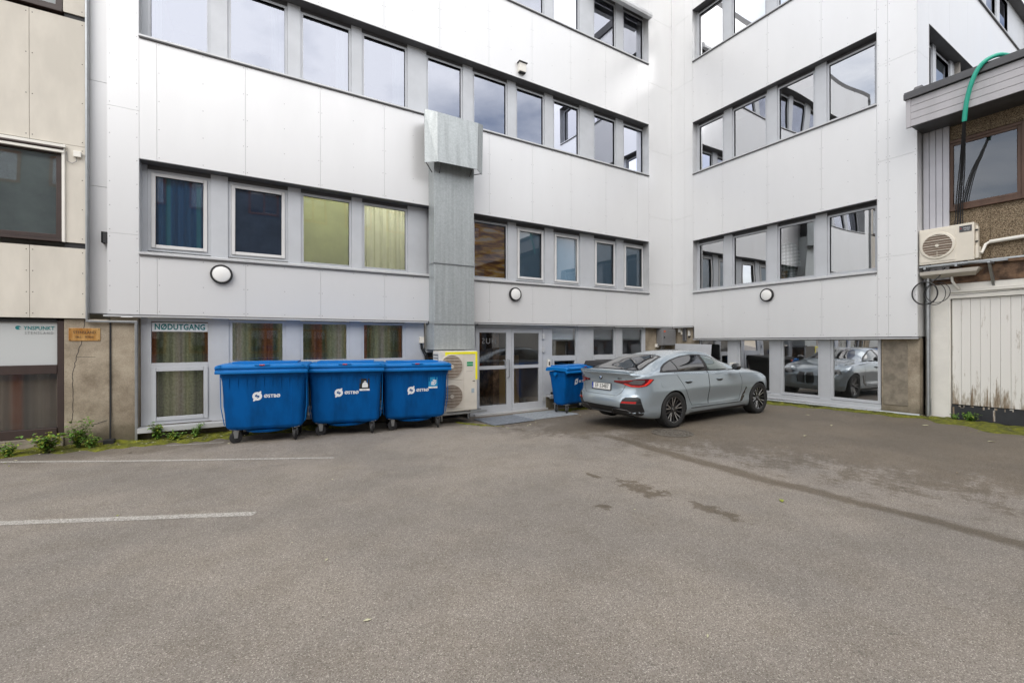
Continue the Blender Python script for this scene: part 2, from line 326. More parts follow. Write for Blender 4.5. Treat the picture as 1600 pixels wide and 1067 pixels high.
# ================================================================ GROUND
def ground_mat():
    m = bpy.data.materials.new('asphalt'); m.use_nodes = True; t = m.node_tree; b = t.nodes['Principled BSDF']; lk = t.links.new
    g = N(t, 'ShaderNodeNewGeometry'); P = g.outputs['Position']
    def M(op, a, b_=None, c=None):
        n = N(t, 'ShaderNodeMath', operation=op)
        for i, x in enumerate((a, b_, c)):
            if x is None: continue
            if isinstance(x, (int, float)): n.inputs[i].default_value = x
            else: lk(x, n.inputs[i])
        return n.outputs[0]
    def noise_(s, d=5, r=.6): n = N(t, 'ShaderNodeTexNoise', i={'Scale': s, 'Detail': d, 'Roughness': r}); lk(P, n.inputs['Vector']); return n.outputs[0]
    def ss(x, a, b_): n = N(t, 'ShaderNodeMapRange', interpolation_type='SMOOTHSTEP', i={'From Min': a, 'From Max': b_}); lk(x, n.inputs[0]); return n.outputs[0]
    def mixc(f, a, c, bt='MIX'):
        n = N(t, 'ShaderNodeMix', data_type='RGBA', blend_type=bt)
        if isinstance(f, (int, float)): n.inputs[0].default_value = f
        else: lk(f, n.inputs[0])
        for i, x in ((6, a), (7, c)):
            if isinstance(x, tuple): n.inputs[i].default_value = (*x, 1)
            else: lk(x, n.inputs[i])
        return n.outputs[2]
    s = N(t, 'ShaderNodeSeparateXYZ'); lk(P, s.inputs[0]); X, Y = s.outputs[0], s.outputs[1]
    v = N(t, 'ShaderNodeTexVoronoi', i={'Scale': 220}); lk(P, v.inputs['Vector']); sv = N(t, 'ShaderNodeSeparateColor'); lk(v.outputs['Color'], sv.inputs[0])
    r = N(t, 'ShaderNodeValToRGB'); e = r.color_ramp.elements
    e[0].position = 0; e[0].color = (.10, .085, .07, 1); e[1].position = 1; e[1].color = (.44, .41, .37, 1)
    for p_, c_ in ((.22, (.165, .147, .127)), (.6, (.20, .180, .158)), (.92, (.25, .226, .20))): x_ = e.new(p_); x_.color = (*c_, 1)
    lk(sv.outputs[0], r.inputs[0]); c = r.outputs[0]
    big = noise_(.45, 5, .6); mid = noise_(2.3, 6, .65); fine = noise_(9, 6, .7)
    c = mixc(ss(big, .38, .62), c, mixc(1, c, (1.24, 1.22, 1.19), 'MULTIPLY'))
    c = mixc(ss(mid, .42, .66), c, mixc(1, c, (.90, .89, .87), 'MULTIPLY'))
    v2 = N(t, 'ShaderNodeTexVoronoi', i={'Scale': 62}); lk(P, v2.inputs['Vector']); s2 = N(t, 'ShaderNodeSeparateColor'); lk(v2.outputs['Color'], s2.inputs[0])
    core = M('SUBTRACT', 1, ss(v2.outputs['Distance'], .18, .42))
    c = mixc(M('MULTIPLY', core, M('MULTIPLY', ss(s2.outputs[1], .88, .93), .6)), c, (.42, .385, .34))
    c = mixc(M('MULTIPLY', core, M('MULTIPLY', ss(s2.outputs[2], .86, .90), .55)), c, (.075, .065, .055))
    damp = (.52, .475, .40)
    # dampened zone towards the wing and the door
    dz = M('ADD', M('MULTIPLY_ADD', mid, 2.6, M('MULTIPLY', fine, 2.8)), M('MULTIPLY_ADD', X, .55, M('MULTIPLY', Y, .16)))
    dark = ss(dz, 6.30, 6.95)
    # seam: dark wavy band x ~ 5.3
    xs = M('ADD', X, M('MULTIPLY_ADD', fine, .22, M('MULTIPLY', big, .5)))
    xs = M('ABSOLUTE', M('SUBTRACT', xs, 5.70))
    seam = M('MULTIPLY', M('SUBTRACT', 1, ss(xs, .05, .17)), M('SUBTRACT', 1, ss(Y, 5.4, 6.4)))
    # damp around the foot of the main wall
    dz2 = M('MULTIPLY_ADD', mid, 1.2, Y); wallz = ss(dz2, 9.1, 9.5)
    def spot(cx, cy, rx, ry):
        a = M('DIVIDE', M('SUBTRACT', X, cx), rx); b2 = M('DIVIDE', M('SUBTRACT', Y, cy), ry)
        d = M('ADD', M('POWER', M('ABSOLUTE', a), 2), M('POWER', M('ABSOLUTE', b2), 2))
        return M('SUBTRACT', 1, ss(M('ADD', d, M('MULTIPLY_ADD', fine, 11, -5.6)), .7, 1.25))
    sp = spot(3.78, 3.48, .15, .30)
    for q in ((3.90, 2.66, .09, .26), (3.05, 3.3, .07, .07), (3.66, 4.15, .04, .12), (6.0, 6.6, 1.2, .5), (6.4, 5.2, .9, .35)): sp = M('MAXIMUM', sp, spot(*q))
    tot = M('MAXIMUM', M('MAXIMUM', M('MULTIPLY', dark, .8), M('MULTIPLY', seam, 1.0)), M('MAXIMUM', M('MULTIPLY', wallz, .55), sp))
    c = mixc(tot, c, mixc(1, c, damp, 'MULTIPLY'))
    # hairline crack
    vc = N(t, 'ShaderNodeTexVoronoi', feature='DISTANCE_TO_EDGE', i={'Scale': .33}); wv = N(t, 'ShaderNodeMix', data_type='VECTOR'); wv.inputs[0].default_value = .06
    nn = N(t, 'ShaderNodeTexNoise', i={'Scale': 3, 'Detail': 5}); lk(P, nn.inputs['Vector']); lk(P, wv.inputs[4]); lk(nn.outputs['Color'], wv.inputs[5]); lk(wv.outputs[1], vc.inputs['Vector'])
    ck = M('MULTIPLY', M('SUBTRACT', 1, ss(vc.outputs['Distance'], .0008, .0022)), ss(mid, .60, .66)); c = mixc(M('MULTIPLY', ck, .45), c, (.05, .045, .04))
    lk(c, b.inputs['Base Color']); rr = N(t, 'ShaderNodeMapRange', i={'To Min': .88, 'To Max': .62}); lk(tot, rr.inputs[0]); lk(rr.outputs[0], b.inputs['Roughness'])
    bp = N(t, 'ShaderNodeBump', i={'Strength': .5, 'Distance': .005}); lk(v.outputs['Distance'], bp.inputs['Height'])
    bp2 = N(t, 'ShaderNodeBump', i={'Strength': .25, 'Distance': .03}); lk(fine, bp2.inputs['Height']); lk(bp.outputs[0], bp2.inputs['Normal']); lk(bp2.outputs[0], b.inputs['Normal'])
    return m
ASPH = ground_mat()
def axis_pts(lo, hi, flo, fhi, fine, coarse):
    p = []; x = lo
    while x < hi: p.append(x); x += fine if flo <= x < fhi else coarse
    return p + [hi]
xs = axis_pts(-60, 60, -6, 14, .25, 3); ys = axis_pts(-60, 40, -2, 12, .25, 3)
b = MB(); b.add([(x, y, gz(x, y)) for y in ys for x in xs], [(j*len(xs)+i, j*len(xs)+i+1, (j+1)*len(xs)+i+1, (j+1)*len(xs)+i) for j in range(len(ys)-1) for i in range(len(xs)-1)], ASPH)
tag(b.build('ground', smooth=True), kind='structure')

def line_mat():
    m = bpy.data.materials.new('worn_line'); m.use_nodes = True; t = m.node_tree; b = t.nodes['Principled BSDF']; lk = t.links.new
    g = N(t, 'ShaderNodeNewGeometry'); n = N(t, 'ShaderNodeTexNoise', i={'Scale': 75, 'Detail': 8, 'Roughness': .8}); lk(g.outputs['Position'], n.inputs['Vector'])
    r = N(t, 'ShaderNodeMapRange', i={'From Min': .36, 'From Max': .58, 'To Max': .9}); lk(n.outputs[0], r.inputs[0]); lk(r.outputs[0], b.inputs['Alpha'])
    b.inputs['Base Color'].default_value = (.52, .50, .46, 1); b.inputs['Roughness'].default_value = .8; return m
LINE = line_mat()
def ground_strip(name, p, q, wd, m, up=.005, n=30):
    p, q = Vector(p), Vector(q); d = (q-p).normalized(); s = Vector((-d.y, d.x))*wd/2; b = MB(); v = []
    for i in range(n+1):
        c = p+(q-p)*i/n
        for k in (-1, 1): e = c+s*k; v.append((e.x, e.y, gz(e.x, e.y)+up))
    b.add(v, [(2*i, 2*i+1, 2*i+3, 2*i+2) for i in range(n)], m); return b.build(name)
tag(ground_strip('parking_line', (-6, 10.55), (1.09, 6.93), .08, LINE), kind='structure')
tag(ground_strip('parking_line', (-6, 7.8), (.06, 4.91), .10, LINE), kind='structure')
tag(ground_strip('parking_line', (-1.15, 9.15), (-.35, 8.95), .05, LINE), kind='structure')

# moss strips: real low mounds with ragged edge
def moss_mat():
    m = bpy.data.materials.new('moss'); m.use_nodes = True; t = m.node_tree; b = t.nodes['Principled BSDF']; lk = t.links.new
    g = N(t, 'ShaderNodeNewGeometry'); n = N(t, 'ShaderNodeTexNoise', i={'Scale': 7, 'Detail': 8, 'Roughness': .7}); lk(g.outputs['Position'], n.inputs['Vector'])
    r = N(t, 'ShaderNodeValToRGB'); e = r.color_ramp.elements; e[0].position = .3; e[0].color = (.035, .03, .016, 1); e[1].position = .64; e[1].color = (.22, .225, .012, 1); x = e.new(.48); x.color = (.115, .125, .009, 1)
    lk(n.outputs[0], r.inputs[0]); lk(r.outputs[0], b.inputs['Base Color']); b.inputs['Roughness'].default_value = .95
    n2 = N(t, 'ShaderNodeTexNoise', i={'Scale': 90, 'Detail': 3}); lk(g.outputs['Position'], n2.inputs['Vector']); bp = N(t, 'ShaderNodeBump', i={'Strength': 1, 'Distance': .02}); lk(n2.outputs[0], bp.inputs['Height']); lk(bp.outputs[0], b.inputs['Normal'])
    return m
MOSS = moss_mat()
def moss(path, wd, seed, hgt=.03):
    """path along the wall foot; wd(t) width away from the wall; normal given per segment"""
    b = MB(); n = 240; m_ = 14; v = []
    (x0, y0), (x1, y1), (nx, ny) = path
    for i in range(n+1):
        t = i/n; x, y = x0+(x1-x0)*t, y0+(y1-y0)*t
        ww = wd(t)*(.75+.6*noise.noise(Vector((t*9, seed, 0)))+.35*noise.noise(Vector((t*40, seed, 3))))
        for j in range(m_+1):
            s = j/m_; px, py = x+nx*ww*s, y+ny*ww*s
            h = hgt*(1-s**2)*(.6+.8*noise.noise(Vector((px*6, py*6, seed)))) + .012*noise.noise(Vector((px*25, py*25, seed)))
            v.append((px, py, gz(px, py)+max(-.01, h) + (.004 if j < m_ else -.02)))
    b.add(v, [(i*(m_+1)+j, i*(m_+1)+j+1, (i+1)*(m_+1)+j+1, (i+1)*(m_+1)+j) for i in range(n) for j in range(m_)], MOSS)
    return b
mo = moss(((-7, 9.85), (1.9, 9.85), (0, -1)), lambda t: .80 if t < .72 else .80-1.1*(t-.72), 1, .06)
merge(mo, moss(((11.98, 9.3), (12.3, -5), (-1, 0)), lambda t: .62+.9*max(0, min(.5, t-.2)), 5, .05))
merge(mo, moss(((4.05, 9.2), (4.7, 8.15), (-.8, -.4)), lambda t: .22*math.sin(math.pi*min(1, t+.1)), 9, .02))
merge(mo, moss(((6.9, 9.5), (10.6, 9.5), (0, -1)), lambda t: .5, 12, .02))
tag(mo.build('moss', smooth=True), 'olive moss growing along the foot of the walls', 'moss', kind='stuff')

# ================================================================ MAIN WHITE BUILDING
wb = empty('office_building', (4.5, 9.85, -.1), label='white panel clad office building with long window bands and a wing', cat='building')
Z1, Z2, Z3, Z4 = (3.155, 4.785), (6.862, 8.48), (10.375, 12.0), (13.9, 15.4)
ROWS = [Z1, Z2, Z3]
TOP = 13.6
cl_ = MB()
T = .022; G_ = .0035
def panel(F, u0, u1, z0, z1): 
    if u1-u0 > .02 and z1-z0 > .02: wbox(cl_, F, u0+G_/2, u1-G_/2, -T, 0, z0+G_/2, z1-G_/2, CLAD)
def screws(F, u, z0, z1, pitch=.42):
    n = max(1, int((z1-z0)/pitch)); 
    for i in range(n+1):
        z = z0+.06+(z1-z0-.12)*i/n
        pts = [F(u+.0085*math.cos(a), .0015, z+.0085*math.sin(a)) for a in [k*math.pi/3 for k in range(6)]]
        cl_.add(pts, [tuple(range(6))], SCREW)
def facade(F, seams, bands, ends, mids=True):
    for z0, z1 in bands:
        for a, c in zip(seams, seams[1:]):
            panel(F, a, c, z0, z1)
            for u in (a+.03, c-.03): screws(F, u, z0, z1)
            if c-a > 1: screws(F, (a+c)/2, z0, z1, .5)
SA = [-1.334, -.021, 1.283, 2.578, 3.876, 5.175, 6.466, 7.763, 9.066, 10.365]
bandsA = [(2.125, Z1[0]), (Z1[1], Z2[0]), (Z2[1], Z3[0]), (Z3[1], TOP)]
uL, uR = -1.572, 10.868           # window band of the main front
facade(FA, SA, bandsA, None)
hz = [2.125, 3.475, 5.59, 7.70, 9.82, 11.9, TOP]
for u0, u1 in ((-1.982, uL), (uR, 11.962)):
    for a, c in zip(hz, hz[1:]):
        panel(FA, u0, u1, a, c)
        for u in (u0+.03, u1-.03): screws(FA, u, a, c)
for z0, z1 in bandsA: panel(FA, uL, SA[0], z0, z1); panel(FA, SA[-1], uR, z0, z1)
# wing
SB = [3.52, 4.008, 5.303, 6.59, 7.906, 9.206, 9.7]
vL, vR = 4.205, 8.9
bandsB = [(1.735, Z1[0]), (Z1[1], Z2[0]), (Z2[1], Z3[0]), (Z3[1], TOP)]
for z0, z1 in bandsB:
    ss_ = [vL] + SB[2:5] + [vR]
    for a, c in zip(ss_, ss_[1:]):
        panel(FB, a, c, z0, z1)
        for u in (a+.03, c-.03): screws(FB, u, z0, z1)
        screws(FB, (a+c)/2, z0, z1, .5)
hz[0] = 1.735
for u0, u1 in ((3.52, 4.008), (4.008, vL)):
    for a, c in zip(hz, hz[1:]): panel(FB, u0, u1, a, c); screws(FB, u0+.03, a, c); screws(FB, u1-.03, a, c)
hz2 = list(hz); 
for u0, u1 in ((vR, 9.206), (9.206, 9.699)):
    for a, c in zip([2.125]+hz[1:], hz[1:]): panel(FB, u0, u1, a, c)
# return wall beyond the garage roof
for z0, z1 in ((1.735, 6.86), (Z2[1], Z3[0]), (Z3[1], TOP)):
    x = 12.63
    while x < 22: panel(FR, x, x+1.3, z0, z1); x += 1.3
for a, c in zip(hz, hz[1:]): panel(FR, 11.985, 12.63, a, c)
# dark backing behind the panel joints, with the openings left free
def backing(F, u0, u1, zs, d=-T-.003, t=.05):
    for z0, z1 in zs: wbox(cl_, F, u0, u1, d-t, d, z0, z1, CLADG)
backing(FA, uL, uR, [(2.13, Z1[0]-.03), (Z1[1]+.003, Z2[0]-.03), (Z2[1]+.003, Z3[0]-.03), (Z3[1]+.003, TOP)])
backing(FA, -1.98, uL-.003, [(2.13, TOP)]); backing(FA, uR+.003, 11.9, [(2.13, TOP)])
backing(FB, vL, vR, [(1.74, Z1[0]-.03), (Z1[1]+.003, Z2[0]-.03), (Z2[1]+.003, Z3[0]-.03), (Z3[1]+.003, TOP)])
backing(FB, 3.6, vL-.003, [(1.74, TOP)]); backing(FB, vR+.003, 9.6, [(2.13, TOP)])
backing(FR, 12.05, 22, [(1.74, 6.86-.03), (Z2[1]+.003, Z3[0]-.03), (Z3[1]+.003, TOP)]); backing(FR, 12.05, 12.6, [(6.84, TOP)])
cl_.build('cladding', wb)

tr = MB()   # flashings, soffits, sills, reveals
DEP = .25
def band_trim(F, u0, u1, z0, z1, rev=True, gut=True):
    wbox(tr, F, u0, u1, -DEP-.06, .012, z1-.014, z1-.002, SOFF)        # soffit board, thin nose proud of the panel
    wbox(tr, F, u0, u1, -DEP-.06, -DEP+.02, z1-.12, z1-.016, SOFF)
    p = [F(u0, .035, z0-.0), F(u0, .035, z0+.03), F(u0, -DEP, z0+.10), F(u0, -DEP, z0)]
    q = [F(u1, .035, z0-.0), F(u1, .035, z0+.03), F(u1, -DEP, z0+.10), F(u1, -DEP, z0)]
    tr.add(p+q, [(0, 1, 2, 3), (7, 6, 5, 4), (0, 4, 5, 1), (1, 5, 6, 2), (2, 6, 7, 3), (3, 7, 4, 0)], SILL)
    wbox(tr, F, u0, u1, .002, .030, z0-.022, z0-.002, SOFF)            # dark strip standing in for the drip shadow under the sill nose
    if rev:
        wbox(tr, F, u0-.012, u0+.0, -DEP-.05, .004, z0, z1, SILL); wbox(tr, F, u1, u1+.012, -DEP-.05, .004, z0, z1, SILL)
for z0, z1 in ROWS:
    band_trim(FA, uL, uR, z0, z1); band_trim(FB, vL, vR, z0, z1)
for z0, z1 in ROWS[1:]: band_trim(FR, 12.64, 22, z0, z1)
# drip flashing at the foot of the cladding
def drip(F, u0, u1, z):
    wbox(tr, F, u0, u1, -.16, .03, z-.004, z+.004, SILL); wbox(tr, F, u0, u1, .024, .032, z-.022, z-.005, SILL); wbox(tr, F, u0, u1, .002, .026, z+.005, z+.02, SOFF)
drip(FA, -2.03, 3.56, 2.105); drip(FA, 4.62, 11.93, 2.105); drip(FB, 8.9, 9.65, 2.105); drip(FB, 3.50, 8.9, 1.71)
wbox(tr, FB, 8.87, 8.9, -.15, 0, 1.72, 2.1, CLAD)
wbox(tr, FA, -1.99, -1.96, -.15, -.03, 2.11, TOP, CLAD)     # corner return, left end
wbox(tr, FR, 11.97, 12.3, -.10, -.03, 1.72, 3.2, CLAD)
wbox(tr, FB, 3.505, 12.3-11.96, -.1, 0, 0, .01, CLAD) if False else None
tr.build('trim', wb)
# recessed narrow strip left of the main front
st = MB(); wbox(st, FA, -2.40, -1.965, -.17, -.15, 2.14, 4.25, CLAD); wbox(st, FA, -2.40, -1.965, -.17, -.15, 4.256, 6.0, CLAD); wbox(st, FA, -2.40, -1.965, -.17, -.15, 6.006, TOP, CLAD); wbox(st, FA, -2.4, -1.96, -.25, -.175, 2.12, TOP, CLADG)
st.build('side_strip', wb)
br = MB(); wbox(br, FA, -2.06, -1.985, -.02, .0, 3.3, 3.48, DARK); wbox(br, FA, -2.06, -2.04, -.15, .0, 3.3, 3.48, DARK); br.build('bracket', wb)

# --- windows
WIN = []
def wavy(F, u0, u1, z0, z1, d, m, amp=.03, waves=7, parent=None, name='curtain', seed=0):
    b = MB(); n = max(12, int((u1-u0)*60)); v = []
    p = F(u0, d, z0)
    for i in range(n+1):
        u = u0+(u1-u0)*i/n; dd = d+amp*math.sin(i/n*waves*2*math.pi+seed)+amp*.5*math.sin(i/n*waves*4.7*math.pi+seed*2)
        v += [F(u, dd, z0), F(u, dd*1.0, z1)]
    b.add(v, [(2*i, 2*i+2, 2*i+3, 2*i+1) for i in range(n)], m)
    o = b.build(name, parent, smooth=True); return o
def shifted(o, F):   # object coordinates along the wall for banded cloth
    return o
def window(F, u0, u1, z0, z1, d, gm, sash=None, fw=.05, inside=None, transom=None, parent=wb, fm=FRAME, blind=None):
    """u0..u1 is the glass width + sash; frame goes round it"""
    b = MB()
    def ring(b, a0, a1, c0, c1, w_, d0, d1, m):
        wbox(b, F, a0-w_, a0, d0, d1, c0-w_, c1+w_, m); wbox(b, F, a1, a1+w_, d0, d1, c0-w_, c1+w_, m)
        wbox(b, F, a0, a1, d0, d1, c0-w_, c0, m); wbox(b, F, a0, a1, d0, d1, c1, c1+w_, m)
    ring(b, u0, u1, z0, z1, fw, d-.06, d, fm)
    if not sash: ring(b, u0, u1, z0, z1, .012, d-.055, d+.006, fm)
    o = b.build('window', parent)
    g0, g1, h0, h1 = u0, u1, z0, z1
    if sash:
        s = MB(); ring(s, u0+.062, u1-.062, z0+.062, z1-.062, .058, d-.04, d+.022, SASH if sash is True else sash); ring(s, u0+.062, u1-.062, z0+.062, z1-.062, .01, d-.03, d+.012, DARK)
        s.build('sash', o, bevel=.003); g0, g1, h0, h1 = u0+.06, u1-.06, z0+.06, z1-.06
    else:
        pass
    pn = MB(); v = [F(g0, d-.03, h0), F(g1, d-.03, h0), F(g1, d-.03, h1), F(g0, d-.03, h1)]; pn.add(v, [(0, 1, 2, 3)], gm); pn.build('pane', o)
    if inside:
        kind, m_ = inside
        if kind == 'curtain': wavy(F, u0-.05, u1+.05, z0-.05, z1+.05, d-.12, m_, .03, random.uniform(5, 8)*(u1-u0), o, seed=u0*3)
        elif kind == 'blind':
            q = MB(); wbox(q, F, u0-.03, u1+.03, d-.075, d-.07, z0-.03, z1+.03, m_); q.build('blind', o)
        elif kind == 'half':
            q = MB(); wbox(q, F, u0-.03, u1+.03, d-.13, d-.125, z0+(z1-z0)*.45, z1+.03, m_); q.build('blind', o)
        elif kind == 'side':
            wavy(F, u1-(u1-u0)*.28, u1+.05, z0-.05, z1+.05, d-.16, m_, .02, 3, o, seed=u0)
        elif kind == 'sideL':
            wavy(F, u0-.02, u0+(u1-u0)*.16, z0-.05, z1+.05, d-.16, m_, .02, 2, o, seed=u0)
    return o
C9 = [(-1.445, -.627), (-.256, .654), (.992, 1.879), (2.199, 3.111), (3.664, 4.501), (4.868, 5.773), (6.125, 6.95), (7.34, 8.185), (8.816, 9.611), (10.014, 10.83)]
c9 = 9.92
dW = -.22
zw = lambda z: (z[0]+.14, z[1]-.14)
mu = MB()
def mullions(F, cols, z0, z1, lo, hi, dd, skip=()):
    edges = [lo] + [x for c_ in cols for x in c_] + [hi]
    for i in range(0, len(edges), 2):
        a, c = edges[i]+.052, edges[i+1]-.052
        if i == 0: a = lo
        if i == len(edges)-2: c = hi
        if c-a > .03: q = MB(); wbox(q, F, a, c, dd-.05, dd+(.028 if 0 < i < len(edges)-2 else .0), z0+.05, z1-.02, FRAME); q.build('mullion_panel', wb)
# row 1, main front
ins1 = [('curtain', CURTT), ('blind', NAVY), ('blind', BLINDY), ('curtain', BLINDY), None, ('blind', WARM), ('blind', BLINDG), ('blind', BLINDG), ('blind', BLINDG), ('blind', BLINDG)]  # navy and warm sheets are backdrops added for the rooms' tone, no blinds
for i, (a, c) in enumerate(C9):
    if i == 4: q = MB(); wbox(q, FA, a-.1, c+.1, dW-.06, dW, Z1[0]+.05, Z1[1]-.02, FRAME); q.build('mullion_panel', wb); continue
    z0, z1 = zw(Z1); sash = i in (0, 1, 6, 7, 8, 9)
    window(FA, a, c, z0 if not sash else z0+.02, z1, dW, GLS_BLUE if i in (0, 1) or i > 5 else GLS_MID, sash, inside=ins1[i])
mullions(FA, C9, *Z1, uL, uR, dW)
# row 2
ins2 = [('sideL', BLINDW), ('side', BLINDW), ('side', BLINDW), ('side', BLINDW)] + [None]*6
for i, (a, c) in enumerate(C9):
    z0, z1 = zw(Z2); window(FA, a, c, z0, z1, dW, GLS_SKY, None, inside=ins2[i])
mullions(FA, C9, *Z2, uL, uR, dW)
for i, (a, c) in enumerate(C9[4:]):
    z0, z1 = zw(Z3); window(FA, a, c, z0, z1, dW, GLS_SKY, None)
mullions(FA, C9, *Z3, uL, uR, dW)
for i in range(4):   # remaining top storey windows, just above the picture
    a, c = C9[i]; z0, z1 = zw(Z3); window(FA, a, c, z0, z1, dW, GLS_SKY, None)
# roller shutter box above the last windows of the third row
rs = MB(); rs.prism([(9.7-.0, 11.78), (9.7-.13, 11.78), (9.7-.15, 11.84), (9.7-.13, 11.93), (9.7, 11.97)], 8.75, 10.9, 'x', SILL); rs.build('shutter_box', wb)
# wing
CB = [(4.31, 5.213), (5.567, 6.384), (6.756, 7.66), (8.022, 8.80)]
for z0_, z1_, gm in ((*Z1, GLS_B), (*Z2, GLS_B), (*Z3, GLS_B)):
    for i, (a, c) in enumerate(CB):
        z0, z1 = z0_+.14, z1_-.14; window(FB, a, c, z0, z1, -.20, gm, None)
    mullions(FB, CB, z0_, z1_, vL, vR, -.20)
CR = [(12.80, 13.45), (13.75, 14.62), (15.0, 15.9), (16.3, 17.2), (17.6, 18.5), (18.9, 19.8)]
for Zr in (Z2, Z3):
    for i, (a, c) in enumerate(CR): window(FR, a, c, Zr[0]+.14, Zr[1]-.14, -.20, GLS_SKY, None, inside=('blind', BLINDW) if i < 2 and Zr is Z2 else None)
    mullions(FR, CR, *Zr, 12.64, 22, -.20)

# --- ground storey of the main front (plane y = 9.85)
gl = MB(); dG = -.15
GA = [(-1.44, -.62), (-.24, .60), (.97, 1.81), (2.17, 3.02)]
GA2 = [(7.20, 8.05), (8.70, 9.50), (9.86, 10.70)]
def gwin(F, a, c, zt, zm, zb, d, mode, inside, gm=GLS_LOW):
    """tall unit: fixed light above, opening light below"""
    b = MB(); fw = .055
    for u0, u1 in ((a-fw, a), (c, c+fw)): wbox(b, F, u0, u1, d-.07, d, zb-.06, zt+.05, FRAME)
    wbox(b, F, a, c, d-.07, d, zt, zt+.05, FRAME); wbox(b, F, a, c, d-.07, d, zb-.06, zb, FRAME)
    if zm: wbox(b, F, a, c, d-.07, d+.004, zm-.04, zm+.04, FRAME)
    o = b.build('window', wb)
    pn = MB()
    if zm:
        s = MB(); 
        for (u0, u1, h0, h1) in ((a, a+.07, zb, zm-.04), (c-.07, c, zb, zm-.04), (a+.07, c-.07, zb, zb+.07), (a+.07, c-.07, zm-.11, zm-.04)): wbox(s, F, u0+.002, u1-.002, d-.05, d+.02, h0+.002, h1-.002, FRAME)
        s.build('sash', o, bevel=.003)
        pn.add([F(a, d-.03, zm+.04), F(c, d-.03, zm+.04), F(c, d-.03, zt), F(a, d-.03, zt)], [(0, 1, 2, 3)], gm)
        pn.add([F(a+.07, d-.02, zb+.07), F(c-.07, d-.02, zb+.07), F(c-.07, d-.02, zm-.11), F(a+.07, d-.02, zm-.11)], [(0, 1, 2, 3)], gm)
    else: pn.add([F(a, d-.03, zb), F(c, d-.03, zb), F(c, d-.03, zt), F(a, d-.03, zt)], [(0, 1, 2, 3)], gm)
    pn.build('pane', o)
    if inside == 'curtain': wavy(F, a-.06, c+.06, zb-.05, zt+.03, d-.115, CURT, .03, 5.5, o, seed=a*2)
    if inside == 'half': q = MB(); wbox(q, F, a, c, d-.14, d-.135, zt-.32, zt+.02, BLINDG); q.build('blind', o)
    return o
for i, (a, c) in enumerate(GA): gwin(FA, a, c, 2.02, 1.25, .27, dG, 1, 'curtain')
for i, (a, c) in enumerate(GA2): gwin(FA, a, c, 2.02, 1.22, .32, dG, 1, 'half')
ed = [-1.58] + [x for c_ in GA for x in c_] + [3.52]
for i in range(0, len(ed), 2):
    a, c = ed[i]+(.056 if i else 0), ed[i+1]-(.056 if i < len(ed)-2 else 0)
    if c-a > .02: q = MB(); wbox(q, FA, a, c, dG-.06, dG+(.015 if i else 0), .2, 2.10, FRAME); q.build('infill_panel', wb)
ed = [6.99] + [x for c_ in GA2 for x in c_] + [10.85]
for i in range(0, len(ed), 2):
    a, c = ed[i]+(.056 if i else 0), ed[i+1]-(.056 if i < len(ed)-2 else 0)
    if c-a > .02: q = MB(); wbox(q, FA, a, c, dG-.06, dG+(.015 if i else 0), .2, 2.10, FRAME); q.build('infill_panel', wb)
for u0, u1 in ((-1.6, 3.5), (6.98, 10.88)): 
    gl = MB(); wbox(gl, FA, u0, u1, dG-.02, .05, .15, .19, SILL); wbox(gl, FA, u0, u1, .04, .05, .11, .15, SILL); gl.build('window_sill', wb)
pl = MB(); wbox(pl, FA, 6.98, 12.3, -.3, -.12, -.5, .145, CONC)
q = MB(); wbox(q, FA, -1.6, 3.5, -.3, -.12, -.5, .145, CONC); q.build('plinth', wb)
wbox(pl, FA, 10.86, 12.3, -.3, -.15, .15, 2.10, CONC)                       # concrete by the inner corner
wbox(pl, FB, 8.3, 9.84, -.3, -.14, -.5, 2.10, CONC) if False else None
wbox(pl, FB, 8.80, 9.84, -.3, -.14, -.5, 2.10, CONC)
wbox(pl, FB, 3.53, 4.18, -.34, -.13, -.3, 1.70, CONC); wbox(pl, FB, 3.53, 8.80, -.3, -.12, -.5, .10, CONC)
q = MB(); wbox(q, FA, -1.955, -1.6, -.4, -.05, -.3, 2.08, CONC); q.build('plinth', wb, bevel=.008)
pl.build('plinth', wb, bevel=.008)
# render patch in the wing's end pier
pt = MB(); wbox(pt, FB, 3.72, 4.14, -.128, -.118, .25, 1.62, CONC2); pt.build('pier_panel', wb, bevel=.004)
# wing ground windows
GB = [(4.255, 5.13), (5.46, 6.285), (6.65, 7.48), (7.86, 8.74)]
for a, c in GB: gwin(FB, a, c, 1.66, None, .30, -.16, 0, None, GLS_B)
wl = MB(); ed = [4.19] + [x for c_ in GB for x in c_][:-1] + [8.80]
for i in range(0, len(ed)-1, 2):
    a, c = ed[i]+(.056 if i else 0), ed[i+1]-.056
    if c-a < .02: continue
    q = MB(); wbox(q, FB, a, c, -.22, -.145, .22, 1.70, FRAME); q.build('infill_panel', wb)
wbox(wl, FB, 4.18, 8.8, -.2, -.10, .13, .23, FRAME); wbox(wl, FB, 4.18, 8.8, -.12, -.03, .115, .135, SILL)
wl.build('window_sill', wb)
gp = MB(); gp.tube([(11.93, 3.48, .10), (11.93, 8.4, .055)], .035, STEEL, 12); gp.build('base_gutter', wb, smooth=True)
